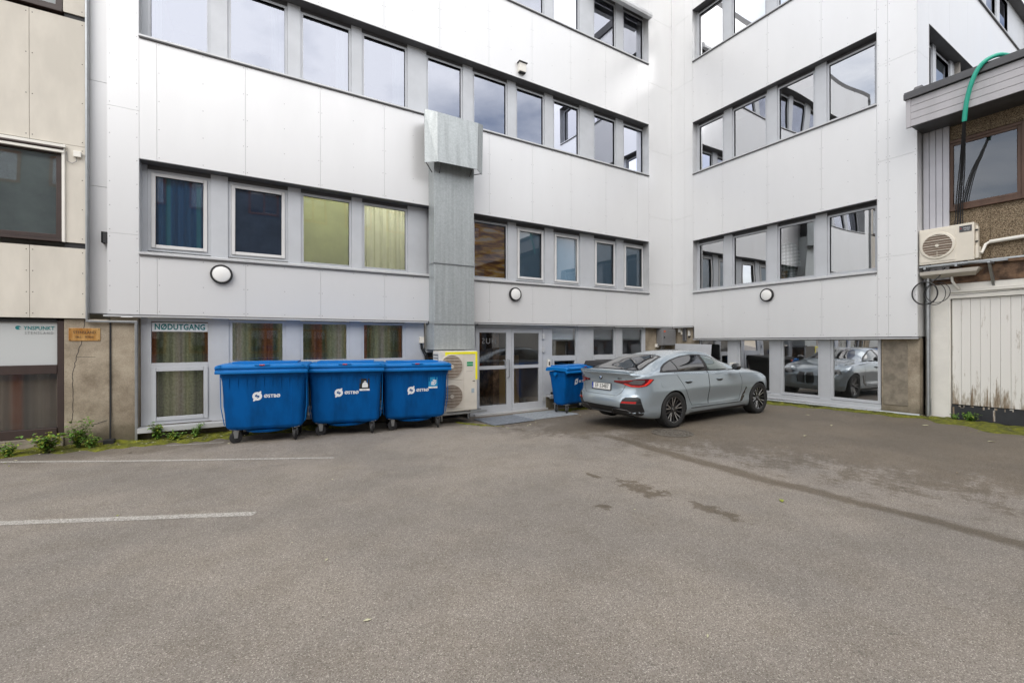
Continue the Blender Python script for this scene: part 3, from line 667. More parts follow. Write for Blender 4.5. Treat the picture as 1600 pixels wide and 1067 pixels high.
# bird-box like contact on each wing window head
# double entrance door
do = MB(); wbox(do, FA, 4.86, 4.93, -.24, -.14, -.14, 2.06, FRAME); wbox(do, FA, 6.89, 6.99, -.24, -.14, -.14, 2.10, FRAME); wbox(do, FA, 4.93, 6.89, -.24, -.14, 2.0, 2.10, FRAME)
wbox(do, FA, 4.80, 7.0, -.3, -.06, -.20, -.145, SILL); wbox(do, FA, 3.58, 4.86, -.26, -.155, 1.50, 2.1, FRAME)
dfr = do.build('entrance', wb, bevel=.003)
for k, (a, c) in enumerate(((4.935, 5.905), (5.915, 6.885))):
    b = MB(); d = -.15; st_ = .125 if k else .05; st2 = .13
    gs = (a+.03, c-.16) if k == 0 else (a+.055, c-.125)
    for u0, u1 in ((a, gs[0]), (gs[1], c)): wbox(b, FA, u0, u1, d-.05, d, -.14, 1.995, SASH if 0 else FRAME)
    for h0, h1 in ((-.14, .035), (.95, 1.035), (1.88, 1.995)): wbox(b, FA, gs[0], gs[1], d-.05, d, h0, h1, FRAME)
    lf = b.build('door_leaf', dfr, bevel=.002)
    p = MB()
    for h0, h1 in ((.035, .95), (1.035, 1.88)): p.add([FA(gs[0], d-.025, h0), FA(gs[1], d-.025, h0), FA(gs[1], d-.025, h1), FA(gs[0], d-.025, h1)], [(0, 1, 2, 3)], GLS_LOW)
    p.build('door_pane', dfr)
h = MB(); h.tube([FA(5.78, -.15, 1.20), FA(5.78, -.06, 1.18), FA(5.78, -.06, .74), FA(5.78, -.15, .72)], .012, STEEL, 8); h.tube([FA(5.66, -.15, 1.17), FA(5.66, -.07, 1.16), FA(5.66, -.07, 1.0)], .01, STEEL, 8); h.build('door_handle', dfr, smooth=True)
h = MB(); 
for z in (1.78, 1.42, .1): wbox(h, FA, 6.86, 6.93, -.15, -.10, z-.06, z+.06, SILL)
h.build('door_hinge', dfr, bevel=.004)
mir = text_mb('HUS', .20, GREYP, lambda u, v, w_: FA(5.25-u, -.172-w_, 1.66+v), depth=.001, spacing=1.2); mir.build('door_lettering', dfr)
# warm interior seen through the door
it = MB()
wbox(it, FA, -2, 10.9, -4.2, -4.15, -.2, 2.12, ROOM); wbox(it, FA, -2, 10.9, -4.2, -.32, -.25, -.2, ROOM)
wbox(it, FA, 3.55, 4.6, -4.1, -.3, -.2, 2.1, ROOM) if False else None
wbox(it, FA, 3.6, 3.65, -4.1, -.32, -.2, 2.1, ROOM); wbox(it, FA, 7.05, 7.1, -4.1, -.32, -.2, 2.1, ROOM)
wbox(it, FA, 5.75, 5.95, -1.9, -.9, -.2, 2.0, TIMB); wbox(it, FA, 6.0, 7.0, -1.6, -1.55, -.2, 1.25, ROOMW)
for zf in (2.3, 5.9, 9.5, 12.9): wbox(it, FA, -1.6, 10.9, -4.2, -.33, zf, zf+.25, ROOM); wbox(it, FA, -1.6, 10.9, -4.2, -4.15, zf, zf+3.6, ROOM)
for x in (-1.62, 2.1, 4.6, 10.92): wbox(it, FA, x-.03, x+.03, -4.1, -.33, 2.5, 13, ROOM)
wbox(it, FA, 4.65, 6.2, -1.5, -1.45, 2.6, 4.6, ROOMW); wbox(it, FA, 4.7, 6.0, -1.4, -.9, 3.9, 3.94, TIMB)
for y in (4.12, 9.6): wbox(it, FB, y-.03, y+.03, -3, -.33, -.2, 13, ROOM)
for zf in (-.25, 1.9, 5.9, 9.5, 12.9): wbox(it, FB, 3.6, 9.6, -3, -.35, zf, zf+.25, ROOM)
wbox(it, FB, 3.6, 9.6, -3.05, -3, -.2, 13, ROOM)
wbox(it, FA, .2, .62, -.75, -.5, 3.3, 3.42, SILL)
it.build('interior', wb)
for x0, x1, y, z, m_ in ((1.0, 1.9, -1.3, 5.6, FILLE), (2.25, 3.1, -1.3, 5.6, FILLE), (-1.2, 3.2, -1.4, 2.06, FILLG)):
    q = MB(); wbox(q, FA, x0, x1, y-.5, y, z, z+.04, m_); q.build('added_fill_light', wb)  # glowing panels added only to brighten blinds and curtains from behind
# flat roof and unseen rear mass
rf = MB(); rf.box(-2.4, 11.9, 9.76, 15, TOP, TOP+.3, SOFF); rf.box(11.9, 24, 3.6, 15, TOP, TOP+.3, SOFF); rf.box(-2.4, 24, 14, 15, -.2, TOP, CLAD); rf.box(22, 22.3, 3.6, 14, 0, TOP, CLAD); rf.build('roof', wb)
#PART3
# ================================================================ BEIGE NEIGHBOUR (left)
nb = empty('neighbour_building', (-4, 9.85, 0), label='beige panel clad building with brown windows left of the white one', cat='building')
bw = MB(); bg_ = MB()
def bp_(u0, u1, z0, z1): wbox(bw, FA, u0+.003, u1-.003, -.02, 0, z0+.003, z1-.003, BEIGE)
def bscrew(u, z0, z1):
    n = 4
    for i in range(n):
        z = z0+.07+(z1-z0-.14)*i/(n-1); pts = [FA(u+.008*math.cos(k*1.047), .0015, z+.008*math.sin(k*1.047)) for k in range(6)]; bw.add(pts, [tuple(range(6))], BROWNF)
sx = [-8.5, -7.2, -5.5, -4.2, -2.889, -2.248]
for z0, z1 in ((2.04, 3.17), (4.815, 6.85), (8.5, 12)):
    for a, c in zip(sx, sx[1:]):
        bp_(a, c, z0, z1)
        for u in (a+.035, c-.035): bscrew(u, z0, z1)
for z0, z1 in ((3.253, 4.815), (6.925, 8.5)): bp_(-2.51, -2.248, z0, z1); bscrew(-2.285, z0, z1)
bp_(-2.51, -2.248, 3.17, 3.253) if False else None
bw.build('cladding', nb)
b2 = MB(); wbox(b2, FA, -8.5, -2.255, -.08, -.024, 2.05, 3.17, DARK); wbox(b2, FA, -8.5, -2.255, -.08, -.024, 4.79, 6.85, DARK); wbox(b2, FA, -2.5, -2.255, -.08, -.024, 3.1, 4.9, DARK); wbox(b2, FA, -2.5, -2.255, -.08, -.024, 6.8, 8.6, DARK); wbox(b2, FA, -8.5, -2.255, -.08, -.024, 8.48, 12, DARK)
b2.build('backing', nb)
def brown_window(u0, u1, z0, z1, gm, inside=None, thick=.075):
    b = MB(); 
    wbox(b, FA, u1-thick, u1, -.1, -.02, z0, z1, BROWNF); wbox(b, FA, u0, u0+thick, -.1, -.02, z0, z1, BROWNF)
    wbox(b, FA, u0+thick, u1-thick, -.1, -.02, z1-.07, z1, BROWNF); wbox(b, FA, u0+thick, u1-thick, -.1, -.02, z0, z0+.07, BROWNF)
    wbox(b, FA, u0-.02, u1+.005, -.1, .03, z0-.05, z0-.01, BROWNF)
    o = b.build('window', nb, bevel=.004); p = MB(); p.add([FA(u0+thick, -.06, z0+.07), FA(u1-thick, -.06, z0+.07), FA(u1-thick, -.06, z1-.07), FA(u0+thick, -.06, z1-.07)], [(0, 1, 2, 3)], gm); p.build('pane', o)
    if inside: q = MB(); wbox(q, FA, u0+.02, u1-.02, -.12, -.115, z0+.02, z1-.02, inside); q.build('frosted_film', o)
    return o
for u0, u1 in ((-4.4, -2.52), (-6.6, -4.7)):
    brown_window(u0, u1, 3.30, 4.72, GLS_LOW, FROST); brown_window(u0, u1, 6.95, 8.4, GLS_LOW, BLINDW)
tm = MB(); wbox(tm, FA, -2.52, -2.485, -.02, .03, 3.25, 4.78, WHITE); wbox(tm, FA, -6.7, -2.47, -.02, .055, 4.745, 4.79, WHITE); wbox(tm, FA, -6.7, -2.49, -.0, .05, 4.66, 4.70, WHITE)
tm.tube([FA(-6.7, .045, 4.725), FA(-2.50, .045, 4.725)], .022, BROWNF, 10); tm.build('awning_box', nb, bevel=.003)
# lower storey
lw = MB(); wbox(lw, FA, -2.60, -2.52, -.14, -.06, .16, 2.0, BROWNF); wbox(lw, FA, -6.5, -2.60, -.14, -.05, 1.16, 1.30, BROWNF); wbox(lw, FA, -6.5, -2.60, -.14, -.04, .16, .30, BROWNF); wbox(lw, FA, -6.5, -2.60, -.14, -.06, 1.975, 2.02, DARK)
wbox(lw, FA, -4.35, -4.25, -.14, -.05, .30, 1.97, BROWNF)
lo = lw.build('window', nb, bevel=.004)
p = MB(); wbox(p, FA, -6.5, -2.60, -.11, -.10, 1.30, 1.975, FROSTW); wf = p.build('white_film', lo)
p = MB(); p.add([FA(-6.5, -.10, .30), FA(-2.6, -.10, .30), FA(-2.6, -.10, 1.16), FA(-6.5, -.10, 1.16)], [(0, 1, 2, 3)], GLS_LOW); p.build('pane', lo)
wavy(FA, -6.5, -2.58, .2, 1.2, -.24, CURTB, .025, 16, lo)
tA = lambda u0, z0, d: (lambda u, v, w_: FA(u0+u, d+w_, z0+v))
lt = text_mb('YNSPUNKT', .080, TEAL, tA(-2.812, 1.878, -.098), spacing=1.08, bold=.0015, sx=.80); merge(lt, text_mb('STENSLAND', .058, GREYL, tA(-2.812, 1.802, -.098), spacing=1.45, sx=.76))
lt.lathe([(0, 0), (.032, 0), (.032, .003), (0, .003)], TEAL, c=FA(-3.045, -.098, 1.885), axis='y', n=20); lt.lathe([(0, -.001), (.013, -.001), (.013, .0), (0, .0)], FROSTW, c=FA(-3.022, -.0945, 1.880), axis='y', n=12); lt.build('window_lettering', lo)
cr = MB(); wbox(cr, FA, -2.52, -1.965, -.35, -.055, -.4, 2.035, CONC); wbox(cr, FA, -9, -2.52, -.35, -.02, -.4, .155, CONC2); cr.build('concrete_pier', nb, bevel=.012)
it = MB(); wbox(it, FA, -9, -2.3, -2.6, -2.5, 0, 12, ROOM); wbox(it, FA, -2.4, -2.3, -2.5, -.36, 0, 12, ROOM); wbox(it, FA, -9, -2.4, -2.5, -.36, 2.1, 3.2, ROOM); wbox(it, FA, -9, -2.4, -2.5, -.15, 4.85, 6.8, ROOM); wbox(it, FA, -9, -2.4, -2.5, -.36, -.1, .1, ROOM)
wbox(it, FA, -9, -2.4, -2.6, .1, 12, 12.3, DARK); wbox(it, FA, -9.2, -9, -2.6, 0, -.2, 12, BEIGE); it.build('interior', nb)
ck = MB()
def crack(pts, r=.004):
    pp = []; 
    for (a, za), (c, zc) in zip(pts, pts[1:]):
        for k in range(8):
            t = k/8; pp.append(FA(a+(c-a)*t+random.uniform(-.008, .008), -.0555, za+(zc-za)*t))
    pp.append(FA(*[pts[-1][0]], -.0555, pts[-1][1])); ck.tube(pp, r, DARK, 5)
crack([(-2.27, 2.03), (-2.29, 1.72), (-2.37, 1.45), (-2.42, 1.1), (-2.41, .6), (-2.43, .35)]); crack([(-2.37, 1.42), (-2.14, 1.41)], .003); crack([(-2.18, .30), (-2.0, .36)], .005)
ck.build('wall_crack', nb)
jt = MB(); wbox(jt, FA, -1.965, -1.955, -.12, -.07, -.2, 2.03, DARK); jt.build('expansion_joint', nb)

sg = empty('brass_sign', FA(-2.272, -.045, 1.78), label='brass name plate reading STENSLAND screwed to the concrete pier', cat='sign')
b = MB(); wbox(b, FA, -2.462, -2.082, -.053, -.044, 1.68, 1.885, BRASS); b.build('plate', sg, bevel=.003)
b = text_mb('STENSLAND', .062, BLACKL, tA(-2.272, 1.815, -.0435), spacing=1.1, sx=.75); merge(b, text_mb('DR.S -   TETENS', .042, BLACKL, tA(-2.272, 1.74, -.0435), spacing=1.0, sx=.75))
for x in (-2.445, -2.10):
    for z in (1.695, 1.868): b.lathe([(0, -.003), (.006, -.003), (.006, .001), (0, .001)], BLACKL, c=FA(x, -.043, z), axis='y', n=8)
b.build('lettering', sg)
cn = MB(); wbox(cn, FA, -2.246, -2.222, -.10, .02, 2.02, TOP, STEEL); wbox(cn, FA, -2.246, -1.60, -.03, .015, 1.985, 2.015, STEEL); wbox(cn, FA, -1.635, -1.60, -.03, .015, -.05, 1.985, STEEL)
tag(cn.build('cable_conduit', bevel=.004, loc=(-1.62, 9.7, -.05)), 'thin grey steel conduit running down beside the concrete pier', 'conduit')
rb = MB(); rb.tube([FA(-1.95, .0, 0), FA(-1.955, -.04, .6), FA(-1.955, -.04, 2.0)], [.014, .013, .012], DARK, 8); rb.box(-2.02, -1.88, 9.58, 9.70, gz(-1.95, 9.6)-.02, gz(-1.95, 9.6)+.10, DARK)
tag(rb.build('drain_cover', bevel=.01, loc=(-1.95, 9.64, -.05)), 'small black box at the foot of the joint between two concrete piers', 'drain')
jb = empty('junction_box', FA(-2.33, .02, 4.68), label='white plastic junction box beside the frosted window of the beige building', cat='junction box')
b = MB(); wbox(b, FA, -2.385, -2.29, .0, .045, 4.63, 4.725, WHITE); b.build('box', jb, bevel=.006)
b = MB(); b.tube([FA(-2.35, .02, 4.63), FA(-2.35, .02, 4.56), FA(-2.40, .02, 4.52), FA(-2.46, .015, 4.55), FA(-2.465, .015, 4.70)], .005, GREYP, 6); b.tube([FA(-2.29, .02, 4.69), FA(-2.25, .02, 4.69)], .006, WHITE, 6); b.build('wire', jb, smooth=True)
sn = empty('exit_sign', FA(-1.03, -.17, 1.92), label='white NØDUTGANG sign in teal letters on the leftmost ground floor window', cat='sign')
b = MB(); wbox(b, FA, -1.435, -.625, -.176, -.170, 1.845, 2.0, DECAL); b.build('sign_board', sn)
text_mb('NØDUTGANG', .142, TEAL, tA(-1.03, 1.922, -.1695), bold=.004, sx=.76, spacing=1.06).build('lettering', sn)

# ================================================================ GARAGE (right)
ga = empty('garage_building', (12.4, 0, .05), label='low garage with pebbledash wall, grey board fascia and peeling white doors', cat='building')
def peel():
    m = bpy.data.materials.new('peeling_paint'); m.use_nodes = True; t = m.node_tree; b = t.nodes['Principled BSDF']; lk = t.links.new
    g = N(t, 'ShaderNodeNewGeometry'); mp_ = N(t, 'ShaderNodeMapping'); mp_.inputs['Scale'].default_value = (9, 9, 1.1); lk(g.outputs['Position'], mp_.inputs[0])
    n = N(t, 'ShaderNodeTexNoise', i={'Scale': 1.6, 'Detail': 9, 'Roughness': .7}); lk(mp_.outputs[0], n.inputs['Vector'])
    s = N(t, 'ShaderNodeSeparateXYZ'); lk(g.outputs['Position'], s.inputs[0])
    k = N(t, 'ShaderNodeMapRange', i={'From Min': .3, 'From Max': 1.1, 'To Min': .14, 'To Max': -.06}); lk(s.outputs[2], k.inputs[0])
    a = N(t, 'ShaderNodeMath', operation='ADD'); lk(n.outputs[0], a.inputs[0]); lk(k.outputs[0], a.inputs[1])
    r = N(t, 'ShaderNodeValToRGB'); e = r.color_ramp.elements; e[0].position = .53; e[0].color = (.80, .785, .745, 1); e[1].position = .68; e[1].color = (.24, .18, .12, 1); x = e.new(.6); x.color = (.52, .48, .42, 1)
    lk(a.outputs[0], r.inputs[0]); lk(r.outputs[0], b.inputs['Base Color']); b.inputs['Roughness'].default_value = .75
    bp = N(t, 'ShaderNodeBump', i={'Strength': .3, 'Distance': .005}); lk(n.outputs[0], bp.inputs['Height']); lk(bp.outputs[0], b.inputs['Normal']); return m
PEEL = peel()
b = MB()
for y0, y1 in ((2.546, 3.17), (1.20, 2.54), (-.2, 1.194), (-4, -.206)):
    wbox(b, FG, y0, y1, -.05, 0, 3.16, 4.26, PEBB); wbox(b, FG, y0, y1, -.05, 0, 5.72, 6.2, PEBB)
for y0, y1 in ((-4, -1.5),): wbox(b, FG, y0, y1, -.05, 0, 4.262, 5.718, PEBB)
b.build('pebbledash_wall', ga)
b = MB()
for k in range(4):
    y = 3.50-.103*k; wbox(b, FG, y-.088, y-.0, .02, .075, 2.9, 6.2, RIBB)
wbox(b, FG, 3.17, 3.50, -.02, .05, 2.9, 6.2, RIBB); b.build('ribbed_cladding', ga)
b = MB(); wbox(b, FG, -4, 3.5, -.06, .01, 2.80, 3.157, TIMB); wbox(b, FG, -4, 3.17, .012, .05, 3.13, 3.19, TIMB); b.build('timber_band', ga, bevel=.004)
b = MB(); wbox(b, FG, -4, 3.48, -.1, .0, 2.50, 2.80, WHITE); wbox(b, FG, -4, 3.12, 0, .035, 2.62, 2.66, WHITE); wbox(b, FG, 3.11, 3.48, -.1, .0, -.1, 2.50, WHITE); wbox(b, FG, -4, 3.5, -.15, -.105, -.2, 6.2, DARK); b.build('white_wall', ga, bevel=.006)
dr = MB(); y = 3.095; k = 0
while y > -3:
    ww = .135; wbox(dr, FG, y-ww+.002, y-.002, -.09, -.045+.003*(k % 2), .36, 2.49, PEEL); y -= ww; k += 1
gdo = dr.build('garage_door', ga, bevel=.003)
b = MB(); wbox(b, FG, -3, 3.095, -.085, -.03, .05, .345, PLINT)
for k in range(26):
    y0 = 3.0-random.random()**1.6*3.2; wbox(b, FG, y0-random.uniform(.01, .05), y0, -.031, -.0285, .345-random.uniform(.01, .06), .346, PEEL)
for y0 in (3.09, 2.52, 1.9): wbox(b, FG, y0-.03, y0-.004, -.031, -.0285, .09, .30, PEEL)
b.build('door_plinth', gdo)
# brown window
def gwindow(u0, u1, z0, z1):
    b = MB(); f1 = .055
    def rg(a0, a1, c0, c1, w_, d0, d1):
        wbox(b, FG, a0, a0+w_, d0, d1, c0, c1, BROWNW); wbox(b, FG, a1-w_, a1, d0, d1, c0, c1, BROWNW); wbox(b, FG, a0+w_, a1-w_, d0, d1, c0, c0+w_, BROWNW); wbox(b, FG, a0+w_, a1-w_, d0, d1, c1-w_, c1, BROWNW)
    rg(u0, u1, z0, z1, f1, -.04, .03); rg(u0+f1+.003, u1-f1-.003, z0+f1+.003, z1-f1-.003, .05, -.04, .012)
    wbox(b, FG, u0-.02, u1+.02, -.02, .06, z0-.035, z0-.003, BROWNW)
    o = b.build('window', ga, bevel=.004); p = MB(); q = .105; p.add([FG(u0+q, -.01, z0+q), FG(u1-q, -.01, z0+q), FG(u1-q, -.01, z1-q), FG(u0+q, -.01, z1-q)], [(0, 1, 2, 3)], GLS_MID); p.build('pane', o)
gwindow(2.08, 3.165, 4.30, 5.70); gwindow(.90, 2.02, 4.30, 5.70); gwindow(-.3, .84, 4.30, 5.70)
it = MB(); wbox(it, FG, -4, 3.45, -2.6, -2.5, 3.2, 6.2, ROOM); wbox(it, FG, -4, 3.45, -2.5, -.06, 3.1, 3.16, ROOM); wbox(it, FG, 3.40, 3.45, -2.5, -.16, 3.1, 6.2, ROOM); it.build('interior', ga)
fs = MB(); zf = 5.99
for k in range(4): z0 = zf+.138*k; fs.box(11.56+.006*(k % 2)*0, 11.60, -4, 3.50, z0+.004, z0+.134, BOARD)
fs.box(11.585, 11.62, -4, 3.5, 5.99, 6.55, CAP); fs.box(11.545, 11.61, 3.50, 3.575, 5.985, 6.55, BOARD); fs.box(11.61, 12.31, -4, 3.51, 6.0, 6.04, CAP)
fs.build('fascia', ga, bevel=.002)
b = MB(); b.box(11.525, 11.62, -4, 3.60, 6.555, 6.70, CAP); b.box(11.50, 11.53, -4, 3.60, 6.55, 6.66, CAP); b.box(11.62, 22, -4, 3.50, 6.56, 6.66, CAP); b.prism([(11.62, 6.7), (11.75, 6.84), (11.95, 6.84), (11.95, 6.7)], 3.38, 3.5, 'y', CAP); b.build('roof_cap', ga, bevel=.004)
b = MB(); b.box(12.5, 22, -4, 3.4, -.2, 3.0, ROOM); b.build('interior', ga) if False else None
b = MB(); b.box(14.9, 22, -4, 3.45, -.2, 6.5, WHITE); b.build('rear_wall', ga)
# downpipe in the corner
dp = MB(); dp.tube([(12.20, 3.42, .10), (12.20, 3.42, .45)], .047, STEEL, 14); dp.tube([(12.20, 3.42, .45), (12.20, 3.42, 3.05)], .042, STEEL, 14)
tag(dp.build('downpipe', smooth=True, loc=(12.2, 3.42, .1)), 'grey steel downpipe in the corner beside the garage', 'downpipe')

# outdoor unit on the garage
u = empty('heat_pump', (12.1, 3.1, 3.2), label='cream outdoor air conditioning unit on rails above the garage door', cat='air conditioner')
b = MB(); b.box(11.98, 12.26, 2.69, 3.50, 3.205, 3.93, CREAM); b.build('casing', u, bevel=.012)
b = MB(); b.box(11.972, 11.98, 2.945, 3.475, 3.25, 3.885, CREAM); b.build('fan_panel', u, bevel=.008)
b = MB(); b.lathe([(0, 0), (.232, 0), (.232, .012), (0, .012)], FAN, c=(11.962, 3.215, 3.568), axis='x', n=40); b.build('fan_opening', u)
b = MB(); b.lathe([(.226, -.01), (.262, -.006), (.27, .012), (.226, .012)], CREAM, c=(11.960, 3.215, 3.568), axis='x', n=40, closed=True)
for k in range(-4, 5):
    z = 3.568+k*.05; hw = math.sqrt(max(0, .226**2-(k*.05)**2)); b.tube([(11.957, 3.215-hw, z), (11.952, 3.215, z), (11.957, 3.215+hw, z)], .0035 if k % 2 else .006, CREAM, 6)
b.tube([(11.955, 3.215, 3.34), (11.952, 3.215, 3.45)], .004, CREAM, 6); b.lathe([(0, 0), (.03, 0), (.03, .008), (0, .008)], CREAM, c=(11.945, 3.215, 3.568), axis='x', n=16)
b.build('fan_guard', u, smooth=True)
b = MB(); b.box(11.975, 11.9785, 2.72, 2.895, 3.765, 3.885, CAP); pb = b.build('brand_plate', u)
tB = lambda y0, z0, x: (lambda u_, v, w_: (x-w_, y0-u_, z0+v))
b = text_mb('MITSUBISHI', .030, DECAL, tB(2.79, 3.835, 11.9745), sx=.62); merge(b, text_mb('ELECTRIC', .026, DECAL, tB(2.79, 3.80, 11.9745), sx=.7))
for a in (90, 210, 330):
    cx, cz = 2.875+.010*math.cos(R(a)), 3.835+.010*math.sin(R(a)); b.add([(11.9735, cx+.010*math.cos(R(a)), cz+.010*math.sin(R(a))), (11.9735, cx+.006*math.cos(R(a+90)), cz+.006*math.sin(R(a+90))), (11.9735, cx-.010*math.cos(R(a)), cz-.010*math.sin(R(a))), (11.9735, cx-.006*math.cos(R(a+90)), cz-.006*math.sin(R(a+90)))], [(0, 1, 2, 3)], RED)
b.build('lettering', pb)
b = MB(); b.box(12.02, 12.20, 2.64, 2.69, 3.23, 3.47, CREAM); b.box(12.06, 12.16, 2.655, 2.69, 3.47, 3.86, CREAM); b.build('valve_cover', u, bevel=.012)
b = MB()
for z in (3.78, 3.56): b.tube([(12.05, 2.69, z), (12.05, 2.65, z)], .014, RUBBER, 8)
b.build('valve', u, smooth=True)
b = MB(); b.tube([(12.1, 2.66, 3.36), (12.12, 2.62, 3.33), (12.16, 2.60, 3.42), (12.2, 2.585, 3.50), (12.24, 2.54, 3.54), (12.25, 2.50, 3.545)], .024, WHITE, 10); b.tube([(12.25, 2.54, 3.545), (12.25, 1.0, 3.60), (12.25, -3, 3.70)], .038, WHITE, 12); b.build('pipe_duct', u, smooth=True)
b = MB()
for x in (12.0, 12.24): b.box(x-.02, x+.02, -3 if x < 12.1 else 2.3, 3.50, 3.155, 3.185, STEEL)
for y in (3.42, 2.95, 2.5): b.box(11.99, 12.29, y-.02, y+.02, 3.115, 3.153, STEEL); 
b.hexa([(12.02, 2.48, 3.10), (12.30, 2.48, 2.70), (12.30, 2.52, 2.70), (12.02, 2.52, 3.10), (12.06, 2.48, 3.115), (12.34, 2.48, 2.78), (12.34, 2.52, 2.78), (12.06, 2.52, 3.115)], STEEL)
for y in (3.36, 2.82):
    b.box(12.0, 12.04, y-.03, y+.03, 3.187, 3.203, RUBBER)
b.build('wall_bracket', u, bevel=.002)
b = MB(); b.hexa([(11.98, 2.66, 2.99), (12.22, 2.72, 2.93), (12.22, 3.49, 2.93), (11.98, 3.49, 2.99), (11.96, 2.62, 3.06), (12.24, 2.62, 3.06), (12.24, 3.49, 3.06), (11.96, 3.49, 3.06)], ACGREY); b.build('drip_tray', u, bevel=.004)
b = MB(); b.tube([(12.15, 3.05, 2.93), (12.15, 3.04, 2.84), (12.2, 3.0, 2.74), (12.25, 2.97, 2.68)], .022, WHITE, 10); b.tube([(12.27, 2.97, 2.66), (12.27, 1, 2.69)], .009, WHITE, 6); b.build('drain_pipe', u, smooth=True)
def circle_cable(cx, cy, cz, ry, rz_, tilt, r, n=40, a0=0, a1=2*math.pi):
    return [(cx+tilt*math.cos(a0+(a1-a0)*i/n), cy+ry*math.cos(a0+(a1-a0)*i/n), cz+rz_*math.sin(a0+(a1-a0)*i/n)) for i in range(n+1)]
b = MB(); b.tube(circle_cable(11.93, 3.40, 2.62, .19, .23, -.03, .014), .013, CABLE, 8, False); b.tube(circle_cable(12.0, 3.22, 2.62, .20, .20, .05, .01), .007, CABLE, 6, False); b.tube(circle_cable(12.02, 3.27, 2.60, .17, .22, .02, .01), .007, CABLE, 6, False)
b.tube([(11.95, 3.30, 2.84), (12.03, 3.2, 2.95), (12.05, 3.12, 3.12)], .012, CABLE, 8); b.tube([(12.0, 3.05, 2.55), (12.2, 2.9, 2.56), (12.26, 1.0, 2.63), (12.26, -3, 2.8)], .006, CABLE, 6)
tag(b.build('cable_coil', smooth=True, loc=(11.95, 3.35, 2.4)), 'coil of thin black cable hanging below the cream air conditioning unit', 'cable')
b = MB(); hp = [(11.78, 2.15, 6.74), (11.60, 2.28, 6.78), (11.49, 2.42, 6.72), (11.46, 2.52, 6.60), (11.46, 2.60, 6.40), (11.49, 2.665, 6.15), (11.52, 2.70, 5.93), (11.55, 2.72, 5.76)]
pts = []
def cr_(P, n=6):
    P = [Vector(p) for p in P]; P = [P[0]*2-P[1]]+P+[P[-1]*2-P[-2]]; out = []
    for i in range(1, len(P)-2):
        for k in range(n):
            t = k/n; a, b_, c, d = P[i-1], P[i], P[i+1], P[i+2]
            out.append(.5*((2*b_)+(c-a)*t+(2*a-5*b_+4*c-d)*t*t+(3*b_-a-3*c+d)*t**3))
    return out+[P[-2]]
hs = empty('cable_hose', (11.55, 2.7, 5.8), label='green protective hose with black cables bent over the garage roof edge', cat='hose')
b.tube(cr_(hp), .036, HOSE, 12); b.build('green_sleeve', hs, smooth=True)
b = MB()
for k in range(4):
    o_ = .016*(k-1.5); b.tube(cr_([(11.55, 2.72+o_*.6, 5.80), (11.75, 2.78+o_, 5.45), (12.0, 2.86+o_*1.6, 5.0), (12.14, 2.93+o_*2, 4.45), (12.2, 2.955+o_*2.4, 4.0), (12.18, 3.0+o_*4.5, 3.5)]), .013 if k in (1, 2) else .008, CABLE, 8)
b.build('black_cables', hs, smooth=True)

# ================================================================ STREET SIDE BEHIND THE CAMERA (seen in the panes)
ob = empty('opposite_building', (2, -9, 0), label='dark rendered building with orange timber windows across the yard', cat='building')
b = MB(); b.box(-14, 18, -12, -9.05, -.2, 11.5, OPPW); b.box(-14.2, 18.2, -12.2, -8.8, 11.5, 11.75, CAP); b.build('wall', ob)  # out of view; raised and darkened to dim the lower white front
for zz in (1.0, 3.9, 8.8):
    for k in range(11):
        x = -13+k*2.6
        if zz == 6.0: z0, z1 = 6.2, 7.4
        else: z0, z1 = zz, zz+1.5
        b = MB(); b.box(x, x+1.6, -9.05, -8.98, z0, z1, OPPT); b.box(x+.12, x+.74, -8.98, -8.975, z0+.12, z1-.12, GLS_SKY); b.box(x+.86, x+1.48, -8.98, -8.975, z0+.12, z1-.12, GLS_SKY); b.build('window', ob)

# ================================================================ FIXTURES ON THE WHITE BUILDING
vd = empty('ventilation_duct', (4.08, 9.5, 1.5), label='galvanised ventilation duct with angled hood climbing the white wall', cat='duct')
b = MB(); b.box(3.59, 4.58, 9.35, 9.69, 2.06, 5.95, GALV); b.build('duct_shaft', vd, bevel=.004)
b = MB(); b.box(3.575, 4.585, 9.345, 9.88, 1.47, 2.045, GALV); b.build('duct_foot', vd, bevel=.004)
for z in (2.052, 3.42): b = MB(); b.box(3.575, 4.60, 9.33, 9.69, z-.008, z+.008, STEEL); b.build('duct_flange', vd)
hb = MB(); Yt = 9.27
V = [(3.342, Yt, 6.757), (3.594, 9.15, 6.706), (4.595, 9.15, 6.706), (4.783, Yt, 6.757), (3.345, Yt, 5.582), (3.568, 9.075, 5.582), (4.508, 9.034, 5.582), (4.756, Yt, 5.582), (4.07, 9.085, 6.14)]
Vb = [(x, y+.02, z) for x, y, z in V]
F_ = [(0, 1, 5, 4), (1, 2, 8), (2, 6, 8), (6, 5, 8), (5, 1, 8), (2, 3, 7, 6)]
nV = len(V); F2 = [tuple(nV+i for i in f[::-1]) for f in F_]; rim = [0, 1, 2, 3, 7, 6, 5, 4]
hb.add(V+Vb, F_+F2+[(rim[i], rim[(i+1) % 8], nV+rim[(i+1) % 8], nV+rim[i]) for i in range(8)], GALV)
hb.add([(3.342, 9.27, 6.755), (3.594, 9.15, 6.704), (4.595, 9.15, 6.704), (4.783, 9.27, 6.755), (4.6, 9.69, 6.70), (3.6, 9.69, 6.70)], [(0, 1, 2, 3), (0, 3, 4, 5)], GALV); hb.build('duct_hood', vd)
